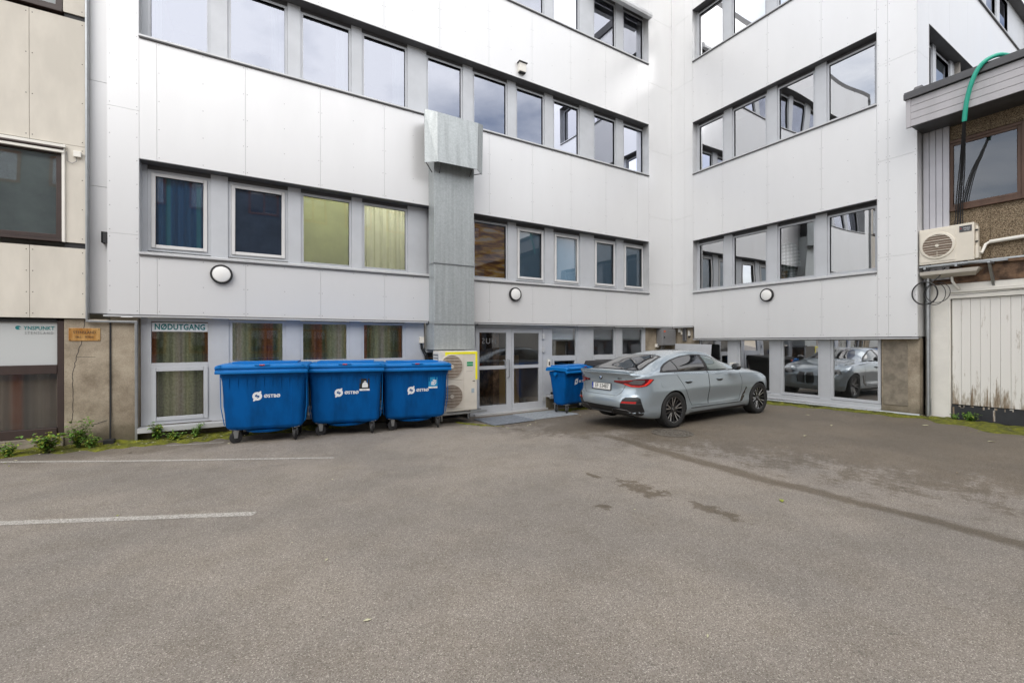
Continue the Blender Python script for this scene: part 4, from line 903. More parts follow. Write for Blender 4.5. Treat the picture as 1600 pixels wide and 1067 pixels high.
b = MB(); b.tube([(3.37, 9.27, 5.60), (3.56, 9.40, 5.45)], .012, CAP, 6); b.tube([(4.75, 9.26, 5.60), (4.60, 9.37, 5.58)], .010, CAP, 6); b.tube([(3.66, 9.10, 5.62), (3.72, 9.35, 5.45)], .012, CAP, 6); b.tube([(4.42, 9.06, 5.62), (4.46, 9.35, 5.5)], .012, CAP, 6); b.build('hood_strut', vd)
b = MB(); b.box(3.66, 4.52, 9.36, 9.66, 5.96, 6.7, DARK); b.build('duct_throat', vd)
lv = MB()
lv.box(3.56, 4.70, 9.90, 9.93, -.2, 1.40, DARK)
for k in range(26): z = -.12+k*.055; lv.hexa([(3.56, 9.86, z), (4.70, 9.86, z), (4.70, 9.89, z+.02), (3.56, 9.89, z+.02), (3.56, 9.862, z+.012), (4.70, 9.862, z+.012), (4.70, 9.892, z+.032), (3.56, 9.892, z+.032)], TIMB)
lv.box(3.52, 4.72, 9.84, 9.90, 1.40, 1.50, FRAME); lv.box(4.70, 4.86, 9.84, 9.92, -.2, 1.50, FRAME); lv.box(3.50, 3.56, 9.84, 9.92, -.2, 1.5, FRAME)
lv.build('louvre', wb)
def wall_lamp(F, u_, z, label):
    o = empty('wall_lamp', F(u_, 0, z), label=label, cat='wall lamp', group='round bulkhead lamps on the white cladding')
    ax = 'y' if F is FA else 'x'; s = -1
    b = MB(); b.lathe([(0, 0), (.165, 0), (.175, .012*s), (.175, .06*s), (.165, .07*s), (.146, .072*s), (.146, .05*s), (0, .05*s)], RUBBER, c=F(u_, .001, z), axis=ax, n=48); b.build('lamp_ring', o, smooth=True, angle=30)
    b = MB(); b.lathe([(.145, .052*s), (.14, .068*s), (.09, .082*s), (0, .088*s)], LAMPW, c=F(u_, .0, z), axis=ax, n=48); b.build('diffuser', o, smooth=True)
wall_lamp(FA, -.402, 2.895, 'round black rimmed lamp left of the ventilation duct, above the blue bins')
wall_lamp(FA, 5.904, 2.865, 'round black rimmed lamp above the glazed double door')
wall_lamp(FB, 6.606, 2.88, 'round black rimmed lamp on the wing above the parked car')
se = empty('motion_sensor', FA(6.11, 0, 8.7), label='small white sensor box with dark underside high above the second window band', cat='sensor')
b = MB(); wbox(b, FA, 6.02, 6.22, 0, .10, 8.62, 8.84, WHITE); wbox(b, FA, 5.99, 6.25, 0, .13, 8.845, 8.865, CAP); b.build('housing', se, bevel=.006)
b = MB(); wbox(b, FA, 6.03, 6.21, .01, .09, 8.60, 8.618, DARK); b.build('sensor_lens', se)
sb = empty('socket_box', FA(3.46, -.13, 1.69), label='yellowed plastic switch box with black conduit left of the duct foot', cat='junction box')
b = MB(); wbox(b, FA, 3.40, 3.50, -.135, -.06, 1.62, 1.76, CREAM); b.build('box', sb, bevel=.008)
b = MB(); b.tube([FA(3.45, -.1, 1.62), FA(3.47, -.1, 1.5), FA(3.56, -.06, 1.35), FA(3.58, -.05, 1.1)], .022, CABLE, 8); b.tube([FA(3.43, -.1, 1.62), FA(3.44, -.1, 1.5), FA(3.52, -.06, 1.32), FA(3.54, -.05, 1.1)], .014, CABLE, 8); b.build('conduit', sb, smooth=True)
eb = empty('electric_cabinet', (11.66, 9.7, 1.5), label='grey metal electric cabinet with orange sticker in the inner corner', cat='electric cabinet')
b = MB(); b.box(11.36, 12.0, 9.6, 9.84, 1.51, 2.05, GREYP); b.build('cabinet', eb, bevel=.02)
b = MB(); b.box(11.37, 11.99, 9.585, 9.599, 1.53, 2.035, GREYP); dd_ = b.build('cabinet_door', eb, bevel=.006)
b = MB(); b.box(11.42, 11.50, 9.582, 9.5845, 1.94, 1.99, ORANGE); b.build('sticker', dd_)
b = MB(); b.box(11.42, 11.46, 9.57, 9.5845, 1.75, 1.80, DARK); b.build('lock', dd_)
b = MB(); b.tube([(11.5, 9.72, 1.5), (11.5, 9.8, 1.3)], .025, GREYP, 8); b.tube([(11.6, 9.72, 1.5), (11.6, 9.8, 1.3)], .018, GREYP, 8); b.build('cabinet_conduit', eb, smooth=True)
def small_box(name, x0, x1, y0, y1, z0, z1, m, label, cat, extra=None):
    o = empty(name, ((x0+x1)/2, (y0+y1)/2, z0), label=label, cat=cat); b = MB(); b.box(x0, x1, y0, y1, z0, z1, m); b.build('housing', o, bevel=.006)
    b = MB()
    for e in (extra or []): b.box(*e)
    if extra: b.build('socket' if 'outlet' in name else 'cover', o, bevel=.002)
small_box('wall_outlet', 11.30, 11.42, 9.78, 9.85, 1.46, 1.56, WHITE, 'small white socket on the concrete left of the electric cabinet', 'socket', [(11.34, 11.38, 9.775, 9.78, 1.50, 1.53, DARK)])
small_box('meter_box', 12.03, 12.10, 9.24, 9.36, 1.66, 2.06, GREYP, 'narrow dark grey box on the concrete right of the electric cabinet', 'junction box', [(12.025, 12.03, 9.26, 9.34, 1.68, 2.04, CAP)])
small_box('cable_box', 12.04, 12.10, 9.44, 9.54, 1.94, 2.06, WHITE, 'small pale junction box nearest the electric cabinet, under the ledge', 'junction box', [(12.05, 12.1, 9.38, 9.44, 1.86, 1.96, CREAM)])
small_box('alarm_box', 12.05, 12.10, 9.10, 9.17, 1.82, 1.98, WHITE, 'tiny white fitting right of the narrow dark grey box in the corner', 'junction box', [(12.04, 12.1, 9.11, 9.16, 1.78, 1.82, DARK)])
ms = empty('metal_sheet', (11.9, 8.9, -.1), label='light grey metal sheet standing against the wing wall behind the car roof', cat='metal sheet')
b = MB(); b.hexa([(11.80, 8.30, -.1), (11.83, 8.30, -.1), (11.83, 9.62, -.1), (11.80, 9.62, -.1), (11.93, 8.26, 1.55), (11.96, 8.26, 1.55), (11.96, 9.56, 1.57), (11.93, 9.56, 1.57)], FRAME); b.build('sheet', ms, bevel=.004)
small_box('wall_plate', 12.0, 12.06, 7.56, 7.72, .84, 1.03, WHITE, 'small white plate beside the car mirror on the wing window post', 'plate', [(11.995, 12.0, 7.60, 7.68, .88, .99, SILL)])
b = MB()
dc = empty('door_button', FA(7.07, -.13, 1.05), label='small white door opener switch on the post right of the double door', cat='switch')
wbox(b, FA, 7.03, 7.11, -.135, -.10, .96, 1.16, WHITE); b.build('plate', dc, bevel=.004); b = MB(); wbox(b, FA, 7.05, 7.09, -.10, -.095, 1.0, 1.10, BROWNF); b.build('button', dc)

# big outdoor unit
u = empty('heat_pump', (4.02, 9.2, -.15), label='tall warm grey outdoor unit with two fans and yellow tape beside the door', cat='air conditioner')
YF = 9.0; zb, zt = .11, 1.445
b = MB(); b.box(3.56, 4.475, YF, 9.37, zb, zt, ACGREY); b.build('casing', u, bevel=.012)
b = MB(); b.box(3.575, 4.13, YF-.008, YF, zb+.06, .785, ACGREY); b.box(3.575, 4.13, YF-.008, YF, .80, zt-.05, ACGREY); b.build('fan_panel', u, bevel=.006)
b = MB(); b.box(4.145, 4.465, YF-.006, YF, .30, zt-.03, ACGREY); b.box(4.145, 4.465, YF-.006, YF, zb+.02, .285, ACGREY); b.box(4.20, 4.36, YF-.0075, YF-.0055, .985, .99, GREYP); b.build('service_panel', u, bevel=.004)
for zc in (1.105, .45):
    fo = MB(); fo.lathe([(0, -.012), (.255, -.012), (.255, 0), (0, 0)], FAN, c=(3.85, YF-.008, zc), axis='y', n=48); fo = fo.build('fan_opening', u)
    b = MB(); b.lathe([(.252, -.014), (.27, -.010), (.272, .0), (.252, .0)], FANG, c=(3.85, YF-.009, zc), axis='y', n=48, closed=True)
    for k in range(-8, 9):
        x = k*.03; hw = math.sqrt(max(0, .25**2-x*x)); b.tube([(3.85+x, YF-.022, zc-hw), (3.85+x, YF-.028, zc), (3.85+x, YF-.022, zc+hw)], .003, FANG, 4)
    for k in range(-3, 4):
        x = k*.07; hw = math.sqrt(max(0, .25**2-x*x)); b.tube([(3.85-hw, YF-.024, zc+x), (3.85, YF-.032, zc+x), (3.85+hw, YF-.024, zc+x)], .004, FANG, 4)
    b.lathe([(0, 0), (.045, 0), (.045, .01), (0, .01)], FANG, c=(3.85, YF-.036, zc), axis='y', n=20); b.build('fan_guard', fo)
b = MB(); b.box(3.70, 4.478, YF-.012, YF-.0085, 1.375, 1.425, YELL); b.box(4.43, 4.478, YF-.012, YF-.0085, .80, 1.375, YELL); b.box(3.70, 3.75, YF-.012, YF-.0085, .9, 1.375, YELL); b.build('yellow_tape', u)
b = MB(); b.box(4.22, 4.37, YF-.0095, YF-.0065, 1.155, 1.20, GREENS); b.box(4.22, 4.37, YF-.0095, YF-.0065, 1.105, 1.147, GREENS); b.box(4.22, 4.37, YF-.0085, YF-.0065, 1.147, 1.155, DECAL); b.build('sticker', u); b = MB(); b.box(4.33, 4.40, YF-.0085, YF-.0065, .50, .60, BLINDG); b.build('rating_label', u); b = MB(); b.box(4.36, 4.42, YF-.012, YF-.0065, .76, .775, DARK); b.build('latch', u)
b = MB(); b.box(3.553, 3.56, 9.05, 9.33, .2, 1.38, GREYP)
for k in range(18): b.box(3.549, 3.553, 9.06, 9.32, .22+k*.064, .25+k*.064, ACGREY)
b.build('side_coil', u)
b = MB(); b.box(3.45, 4.72, YF-.02, YF+.03, .045, .085, STEEL); b.box(3.45, 4.72, 9.30, 9.35, .045, .085, STEEL)
for x in (3.7, 4.35): b.box(x-.04, x+.04, YF-.01, 9.86, .086, .108, STEEL); b.box(x-.02, x+.02, 9.2, 9.84, -.12, .04, STEEL)
b.build('wall_bracket', u, bevel=.002)

# mats in front of the door
def grate(name, poly, label, colr):
    o = empty(name, (sum(p[0] for p in poly)/4, sum(p[1] for p in poly)/4, gz(*poly[0])), label=label, cat='mat', group='ribbed grates in front of the double door')
    P = [Vector((x, y, 0)) for x, y in poly]; b = MB(); n = 34
    for k in range(n):
        t0, t1 = (k+.12)/n, (k+.88)/n; a0, a1 = P[0].lerp(P[1], t0), P[0].lerp(P[1], t1); c0, c1 = P[3].lerp(P[2], t0), P[3].lerp(P[2], t1); q = [a0, a1, c1, c0]
        b.hexa([(v.x, v.y, gz(v.x, v.y)+.006) for v in q]+[(v.x, v.y, gz(v.x, v.y)+.022) for v in q], colr)
    b.build('ribs', o); b = MB(); rim_ = [(v.x, v.y, gz(v.x, v.y)+.006) for v in P]; b.add(rim_, [(0, 1, 2, 3)], CAP)
    for i in range(4):
        a, c = P[i], P[(i+1) % 4]; b.tube([(a.x, a.y, gz(a.x, a.y)+.014), (c.x, c.y, gz(c.x, c.y)+.014)], .012, colr, 6)
    b.build('rim', o)
MATG = mat('mat_blue_grey', (.20, .225, .26), .7, .1, .25, 20)
MATL = mat('mat_light_grey', (.33, .36, .39), .6, .2, .25, 20)
grate('door_grate', [(4.60, 8.42), (5.66, 8.42), (5.66, 9.40), (4.60, 9.40)], 'darker blue grey ribbed grate before the left door leaf', MATG)
grate('door_grate', [(5.70, 8.5), (7.0, 8.5), (7.0, 9.45), (5.70, 9.45)], 'lighter grey ribbed grate before the right door leaf and bin', MATL)

# manhole
mh = empty('manhole_cover', (6.5, 5.28, gz(6.5, 5.28)), label='round cast iron manhole cover in the asphalt by the rear wheel', cat='manhole cover')
b = MB(); z_ = gz(6.5, 5.28)
b.lathe([(.36, .0), (.36, .010), (.325, .010), (.325, 0)], MANH, c=(6.5, 5.28, z_-.002), n=48, closed=True); b.build('rim', mh)
b = MB(); b.lathe([(0, 0), (.318, 0), (.318, .008), (0, .008)], MANH, c=(6.5, 5.28, z_-.002), n=48)
for k, r in enumerate((.05, .10, .15, .2, .25, .29)):
    nn = int(r*60)
    for j in range(nn):
        a = 2*math.pi*j/nn; b.lathe([(.014, 0), (.011, .009), (0, .009)], MANH, c=(6.5+r*math.cos(a), 5.28+r*math.sin(a), z_+.006), n=6)
b.build('lid', mh)

# ================================================================ WASTE CONTAINERS
def logo(b, x, z, face, s=1.0, word=True):
    """white disc with two dark hooks and pointed ears, then the name"""
    P = lambda u, v, w_: face(x+u*s, z+v*s, w_)
    n = 36; pts = []
    for k in range(n):
        a = 2*math.pi*k/n; r = .072
        if abs(((a-R(52)+math.pi) % (2*math.pi))-math.pi) < .14 or abs(((a-R(232)+math.pi) % (2*math.pi))-math.pi) < .14: r = .10
        pts.append((r*math.cos(a), r*math.sin(a)))
    b.add([P(0, 0, .002)]+[P(u, v, .002) for u, v in pts], [(0, 1+k, 1+(k+1) % n) for k in range(n)], DECAL)
    for sg_ in (1, -1):
        hk = [(-.034, -.004), (-.030, .016), (-.010, .032), (.006, .032), (-.006, .018), (-.016, .010), (-.008, .002), (.012, .004), (.010, -.010), (-.010, -.014), (-.02, -.012)]
        q = [(u*sg_, v*sg_) for u, v in hk]; b.add([P(u, v, .0035) for u, v in q], [tuple(range(len(q)))], BLUE)
    if word: merge(b, text_mb('ØSTBØ', .075*s, DECAL, lambda u, v, w_: face(x+.10*s+u, z-.004*s+v, .002), align='LEFT', bold=.0025, spacing=1.05, sx=.98, depth=.0005))
def container(loc, rz, label, W=1.26, D=.98, H=1.22, sticker=None, small=False, lx=-.12):
    o = empty('waste_container', loc, rz, label, 'waste container', 'blue four wheeled waste containers')
    zb = .27 if not small else .26
    def ringpts(w_, d, z, r=.07, yo=0):
        out = []
        for cx, cy, a0 in ((w_/2-r, d/2-r, 0), (-w_/2+r, d/2-r, 90), (-w_/2+r, -d/2+r, 180), (w_/2-r, -d/2+r, 270)):
            for k in range(5): a = R(a0+k*22.5); out.append((cx+r*math.cos(a), cy+r*math.sin(a)+yo, z))
        return out
    levels = [(W-.18, D-.30, zb-.04), (W-.11, D-.22, zb), (W-.08, D-.20, zb+.03), (W-.02, D-.03, H-.16), (W, D, H-.10), (W+.02, D+.02, H-.08), (W+.02, D+.02, H)]
    b = MB(); v = []; n = 20
    for w_, d, z in levels: v += ringpts(w_, d, z)
    f = [(i*n+j, i*n+(j+1) % n, (i+1)*n+(j+1) % n, (i+1)*n+j) for i in range(len(levels)-1) for j in range(n)] + [tuple(range(n))[::-1], tuple((len(levels)-1)*n+j for j in range(n))]
    b.add(v, f, BLUE)
    z0f, z1f = zb+.03, H-.16; y0f, y1f = -(D-.20)/2, -(D-.03)/2
    face = lambda x, z, w_: (x, y0f+(y1f-y0f)*(z-z0f)/(z1f-z0f)-w_, z)
    rb_ = b   # ribs below the rim and the long seam, part of the moulded body
    for k in range(9):
        x = -W/2+.12+k*(W-.24)/8; rb_.hexa([face(x-.008, H-.30, -.01), face(x+.008, H-.30, -.01), face(x+.008, H-.30, .002), face(x-.008, H-.30, .002), (x-.012, -D/2+.01, H-.10), (x+.012, -D/2+.01, H-.10), (x+.012, -D/2-.008, H-.10), (x-.012, -D/2-.008, H-.10)], BLUE)
    for k in range(6):
        for s in (1, -1): y = -D/2+.14+k*(D-.28)/5; x = s*(W/2-.01); rb_.box(x-.006 if s < 0 else x-.004, x+.004 if s < 0 else x+.012, y-.01, y+.01, H-.24, H-.10, BLUE)
    rb_.hexa([face(W*.33, zb+.04, -.01), face(W*.33+.012, zb+.04, -.01), face(W*.33+.012, zb+.04, .004), face(W*.33, zb+.04, .004), face(W*.33, H-.2, -.01), face(W*.33+.012, H-.2, -.01), face(W*.33+.012, H-.2, .004), face(W*.33, H-.2, .004)], BLUE)
    rb_.lathe([(.0, 0), (.36, .02), (.38, .06)], BLUE, c=(0, 0, zb-.12), n=24) if not small else None
    b.build('body', o, local=True, smooth=True, angle=35)
    # trunnions
    tb = MB()
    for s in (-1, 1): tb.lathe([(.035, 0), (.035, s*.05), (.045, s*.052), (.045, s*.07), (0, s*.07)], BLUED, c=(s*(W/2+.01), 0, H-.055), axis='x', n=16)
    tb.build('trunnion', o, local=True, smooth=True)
    # lid
    l = MB(); hw, hd = W/2+.055, D/2+.05; fy = -hd-.05
    prof = [(fy+.035, H-.035), (fy, H-.03), (fy-.004, H+.012), (fy+.022, H+.02), (fy+.022, H+.052), (fy-.0, H+.060), (fy+.004, H+.100), (fy+.04, H+.112), (-.25, H+.122), (hd*.5, H+.125), (hd, H+.10), (hd+.02, H+.02), (hd-.02, H+.01), (0, H+.03), (fy+.05, H+.01)]
    nn = len(prof); xs_ = [-hw, -hw+.03, 0, hw-.03, hw]; v = []
    for i, x in enumerate(xs_):
        for y, z in prof:
            e = 1 if i in (0, 4) else 0; v.append((x, y*(1-.02*e), z-.016*e*(z > H+.05)))
    f = [(i*nn+j, i*nn+(j+1) % nn, (i+1)*nn+(j+1) % nn, (i+1)*nn+j) for i in range(4) for j in range(nn)] + [tuple(range(nn))[::-1], tuple(4*nn+j for j in range(nn))]
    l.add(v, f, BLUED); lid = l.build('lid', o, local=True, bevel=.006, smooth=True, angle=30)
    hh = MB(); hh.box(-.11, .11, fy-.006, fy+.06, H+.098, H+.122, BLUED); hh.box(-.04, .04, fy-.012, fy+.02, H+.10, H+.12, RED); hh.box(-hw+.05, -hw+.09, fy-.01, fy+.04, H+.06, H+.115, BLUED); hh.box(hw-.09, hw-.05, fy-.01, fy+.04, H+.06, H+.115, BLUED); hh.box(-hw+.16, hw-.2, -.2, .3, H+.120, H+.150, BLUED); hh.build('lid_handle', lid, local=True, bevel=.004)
    hg = MB(); hg.tube([(-hw+.08, hd+.03, H+.05), (hw-.08, hd+.03, H+.05)], .03, BLUED, 10); hg.build('hinge', o, local=True, smooth=True)
    cb_ = MB()
    for s in (-1, 1):
        x = s*(W/2+.022); cb_.tube([(x, -D/2+.1, H-.04), (x-s*.005, -D/2+.12, .62), (x-s*.04, -D/2+.18, zb+.05)], .007, BLUED, 6); cb_.tube([(x, -.22, H-.04), (x-s*.005, -.20, .62), (x-s*.04, -.16, zb+.05)], .007, BLUED, 6)
    cb_.build('side_bar', o, local=True, smooth=True) if not small else None
    dec = MB(); 
    if not small: logo(dec, lx, .80, face); dec.build('logo', o, local=True)
    else: logo(dec, -.21, .80, face, 1.0, True); dec.build('logo', o, local=True)
    if sticker:
        s = MB(); x0, x1, z0, z1 = .24, .42, .86, 1.05
        def fb(a0, a1, c0, c1, w_, m): s.add([face(a0, c0, w_), face(a1, c0, w_), face(a1, c1, w_), face(a0, c1, w_)], [(0, 1, 2, 3)], m)
        def fp(pts, w_, m): s.add([face(p[0], p[1], w_) for p in pts], [tuple(range(len(pts)))], m)
        fb(x0, x1, z0, z1, .005, BLACKL if sticker == 'bag' else CYAN); fb(x0, x1, z0-.035, z0, .0052, DECAL)
        cx = (x0+x1)/2+.01
        if sticker == 'bag':
            fp([(cx-.05, .885), (cx+.05, .885), (cx+.052, .93), (cx+.042, .965), (cx+.02, .985), (cx-.02, .985), (cx-.042, .965), (cx-.052, .93)], .007, DECAL); fp([(cx-.012, .99), (cx+.012, .99), (cx+.022, 1.012), (cx, 1.003), (cx-.022, 1.012)], .007, DECAL)
            merge(s, text_mb('Restavfall', .020, GREYL, lambda u_, v_, w_: face((x0+x1)/2+u_, z0-.018+v_, .007), depth=.0004))
        else:
            fp([(cx-.055, .90), (cx+.02, .89), (cx+.035, .915), (cx-.04, .925)], .007, DECAL); fp([(cx-.055, .935), (cx+.01, .925), (cx+.04, .955), (cx-.035, .965)], .007, DECAL); fp([(cx-.02, .975), (cx+.05, .965), (cx+.06, .99), (cx-.01, 1.0)], .007, DECAL); fp([(cx+.03, .90), (cx+.05, .92), (cx+.058, .965), (cx+.038, .945)], .007, DECAL)
            merge(s, text_mb('Papp', .020, GREYL, lambda u_, v_, w_: face((x0+x1)/2+u_, z0-.018+v_, .007), depth=.0004))
        s.build('sticker', o, local=True)
    # castors
    for sx_, sy_, yaw in ((-1, -1, 15), (1, -1, 70), (-1, 1, 30), (1, 1, 100)):
        cx, cy = sx_*(W/2-.17), sy_*(D/2-.10 if small else D/2-.20); yaw = R(yaw+(loc[0]*37 % 50)); ca, sa = math.cos(yaw), math.sin(yaw)
        T_ = lambda p: (cx+p[0]*ca-p[1]*sa, cy+p[0]*sa+p[1]*ca, p[2])
        c_ = MB(); c_.box(cx-.07, cx+.07, cy-.055, cy+.055, zb-.035, zb-.025, STEEL); c_.lathe([(.03, 0), (.03, .02), (0, .02)], STEEL, c=(cx, cy, zb-.055), n=12)
        for s in (-1, 1):
            c_.hexa([T_(p) for p in ((-.02, s*.034-.003, .09), (.03, s*.034-.003, .09), (.03, s*.034+.003, .09), (-.02, s*.034+.003, .09), (-.04, s*.034-.003, zb-.055), (.045, s*.034-.003, zb-.055), (.045, s*.034+.003, zb-.055), (-.04, s*.034+.003, zb-.055))], STEEL)
        co = c_.build('castor', o, local=True)
        wv = MB(); pr = [(.02, -.022), (.075, -.024), (.095, -.018), (.1, 0), (.095, .018), (.075, .024), (.02, .022)]; nw = 24; vv = []
        for r, hh_ in pr:
            for j in range(nw): a = 2*math.pi*j/nw; vv.append(T_((.012+r*math.cos(a), hh_, .1+r*math.sin(a))))
        wv.add(vv, [(i*nw+j, i*nw+(j+1) % nw, (i+1)*nw+(j+1) % nw, (i+1)*nw+j) for i in range(len(pr)-1) for j in range(nw)]+[tuple(range(nw))[::-1], tuple((len(pr)-1)*nw+j for j in range(nw))], RUBBER)
        wv.build('castor_wheel', co, local=True, smooth=True)
    return o
def place_bin(p, q, label, **k):
    """p, q: where the two front castors touch the ground"""
    p, q = Vector(p), Vector(q); a = math.atan2(q.y-p.y, q.x-p.x); m = (p+q)/2; n = Vector((-math.sin(a), math.cos(a))); D = k.get('D', .98)
    c = m+n*(D/2-.19); return container((c.x, c.y, (gz(p.x, p.y)+gz(q.x, q.y))/2), a, label, **k)
place_bin((-.21, 8.80), (.75, 8.60), 'leftmost blue waste container, white ØSTBØ logo only, no sticker', lx=-.10)
place_bin((1.13, 8.83), (2.06, 8.58), 'middle blue waste container of the row, with black rubbish bag sticker', sticker='bag', lx=-.12)
place_bin((2.44, 8.74), (3.38, 8.57), 'blue waste container nearest the tall heat pump, with cyan paper sticker', sticker='paper', lx=-.10)
container((7.34, 9.08, -.17), R(13), 'smaller blue waste container standing alone between the door and the car', W=1.36, D=.55, H=1.06, small=True)

# black bin behind the car
bb = empty('black_bin', (8.35, 8.75, gz(8.35, 8.75)), R(12), 'black plastic waste container mostly hidden between blue bin and parked car', 'waste container')
b = MB(); b.hexa([(-.45, -.33, .15), (.45, -.33, .15), (.45, .33, .15), (-.45, .33, .15), (-.58, -.42, 1.14), (.58, -.42, 1.14), (.58, .42, 1.14), (-.58, .42, 1.14)], RUBBER); b.build('body', bb, local=True, bevel=.03)
b = MB(); b.hexa([(-.62, -.48, 1.14), (.62, -.48, 1.14), (.62, .46, 1.14), (-.62, .46, 1.14), (-.58, -.44, 1.24), (.58, -.44, 1.24), (.58, .42, 1.28), (-.58, .42, 1.28)], RUBBER); b.box(-.50, -.42, -.50, -.46, 1.08, 1.14, ORANGE); b.build('lid', bb, local=True, bevel=.015)
for x in (-.4, .4):
    b = MB(); b.lathe([(0, -.02), (.1, -.02), (.1, .02), (0, .02)], RUBBER, c=(x, -.2, .1), axis='y', n=20); b.build('castor_wheel', bb, local=True)
    b = MB(); b.lathe([(0, -.02), (.1, -.02), (.1, .02), (0, .02)], RUBBER, c=(x, .2, .1), axis='y', n=20); b.build('castor_wheel', bb, local=True)

# ================================================================ CAR
def carpaint():
    m = mat('car_paint', (.345, .405, .45), .22, .42, 0, coat=1.0); m.node_tree.nodes['Principled BSDF'].inputs['Coat Roughness'].default_value = .04; return m
PAINT = carpaint()
CGLASS = mat('car_glass', (.012, .013, .015), .03, 0, spec=1.0, coat=1.0)
CGLASSG = mat('car_glass_green', (.055, .085, .075), .03, 0, spec=1.0, coat=1.0)
BLKG = mat('gloss_black', (.008, .008, .009), .12, coat=1)
BLKM = mat('matt_black', (.012, .012, .013), .5)
TYRE = mat('tyre', (.018, .018, .018), .8, bump=.3, bump_scale=120)
RIMS = mat('rim_silver', (.55, .55, .56), .25, .9)
RIMD = mat('rim_dark', (.02, .02, .022), .25, .3, coat=.5)
SMOKE = mat('smoked_lens', (.10, .09, .095), .15, coat=1)
CHROME = mat('dark_chrome', (.22, .22, .23), .2, .9)
PLATEM = mat('plate_white', (.75, .75, .73), .4)
BLUEP = mat('plate_blue', (.01, .05, .35), .4)
BLUEE = mat('emblem_blue', (.02, .20, .55), .3, coat=1)

def interp(knots, x):
    """monotone-ish cubic through the knots"""
    n = len(knots)
    if x <= knots[0][0]: return knots[0][1]
    if x >= knots[-1][0]: return knots[-1][1]
    for i in range(n-1):
        if knots[i][0] <= x <= knots[i+1][0]: break
    def sl(j):
        if j <= 0: return (knots[1][1]-knots[0][1])/(knots[1][0]-knots[0][0])
        if j >= n-1: return (knots[-1][1]-knots[-2][1])/(knots[-1][0]-knots[-2][0])
        a = (knots[j][1]-knots[j-1][1])/(knots[j][0]-knots[j-1][0]); b = (knots[j+1][1]-knots[j][1])/(knots[j+1][0]-knots[j][0])
        return 0 if a*b <= 0 else 2*a*b/(a+b)
    h = knots[i+1][0]-knots[i][0]; t = (x-knots[i][0])/h; a, b = knots[i][1], knots[i+1][1]; m0, m1 = sl(i)*h, sl(i+1)*h
    return (2*t**3-3*t**2+1)*a+(t**3-2*t**2+t)*m0+(-2*t**3+3*t**2)*b+(t**3-t**2)*m1
CL = 4.785
KT = [(0, 1.06), (.10, 1.085), (.22, 1.088), (.42, 1.125), (.7, 1.215), (1.08, 1.325), (1.5, 1.402), (1.9, 1.440), (2.25, 1.448), (2.6, 1.425), (2.85, 1.365), (3.1, 1.265), (3.35, 1.155), (3.55, 1.065), (3.68, 1.03), (3.94, 1.0), (4.3, .93), (4.6, .81), (4.785, .64)]
KW = [(0, .80), (.12, .86), (.35, .90), (.7, .918), (1.08, .926), (1.9, .912), (2.7, .912), (3.5, .915), (3.94, .922), (4.3, .90), (4.6, .84), (4.785, .76)]
KB = [(0, .985), (.2, 1.01), (.7, 1.035), (1.08, 1.035), (1.9, 1.01), (2.7, .985), (3.3, .975), (3.7, .955), (3.94, .93), (4.3, .86), (4.6, .75), (4.785, .58)]
KRW = [(0, .66), (.22, .66), (.42, .64), (.7, .61), (1.08, .585), (1.5, .575), (2.2, .575), (2.6, .59), (2.85, .62), (3.05, .67), (3.25, .72), (3.55, .73), (3.94, .68), (4.4, .60), (4.785, .5)]
KRD = [(0, .012), (.22, .014), (.42, .03), (.7, .045), (1.08, .055), (1.5, .06), (2.2, .055), (2.5, .07), (2.7, .105), (2.85, .145), (3.0, .185), (3.15, .195), (3.3, .15), (3.55, .06), (3.68, .03), (3.94, .03), (4.785, .03)]
KZB = [(0, .30), (.3, .23), (.7, .19), (1.5, .18), (3.5, .18), (4.3, .19), (4.785, .24)]
XR = [(.2, .17), (.30, .10), (.40, .035), (.52, .0), (.60, .015), (.66, .055), (.80, .085), (.93, .075), (1.0, .05), (1.06, .015), (1.10, .01)]
def ring(x):
    zt, w_, zb_, rw, rd, zo = (interp(k, x) for k in (KT, KW, KB, KRW, KRD, KZB))
    zbelt = min(zb_, zt-.012); zr = zt-rd; zr = max(zr, zbelt+.006)
    wb_ = w_-.075; g = max(0, min(1, (zr-zbelt)/.12))
    sh = min(.69, zbelt-.10)
    arch = .016*(math.exp(-((x-1.08)/.42)**2)+math.exp(-((x-3.936)/.42)**2))
    dent = .022*math.exp(-((x-2.5)/.9)**2)
    P = [(0, zo), (w_*.80, zo), (w_-.075, zo+.02), (w_-.022-dent*.3, zo+.13), (w_-.02-dent+arch*.4, .46), (w_+arch*.3, sh), (w_-.008, sh+.10) if sh+.10 < zbelt-.03 else (w_-.012, (sh+zbelt)/2), (w_-.045, zbelt-.02), (wb_, zbelt),
         (wb_*.62+rw*.38+.035*g, zbelt+(zr-zbelt)*.42), (rw+.045*g, zbelt+(zr-zbelt)*.86), (rw-.05*g-.02, zr+.5*rd*.75), (rw*.55, zt-rd*.10), (0, zt)]
    return P
def crv(P, n=5):
    P = [Vector((*p, 0)) for p in P]; Q = [P[0]*2-P[1]]+P+[P[-1]*2-P[-2]]; out = []
    for i in range(1, len(Q)-2):
        a, b_, c, d = Q[i-1:i+3]
        for k in range(n):
            t = k/n
            # centripetal-like: damped tangents to avoid overshoot
            m0 = (c-a)*.5; m1 = (d-b_)*.5; L_ = (c-b_).length; 
            if m0.length > L_: m0 = m0.normalized()*L_
            if m1.length > L_: m1 = m1.normalized()*L_
            out.append(b_*(2*t**3-3*t**2+1)+m0*(t**3-2*t**2+t)+c*(-2*t**3+3*t**2)+m1*(t**3-t**2))
    return out+[P[-1]]
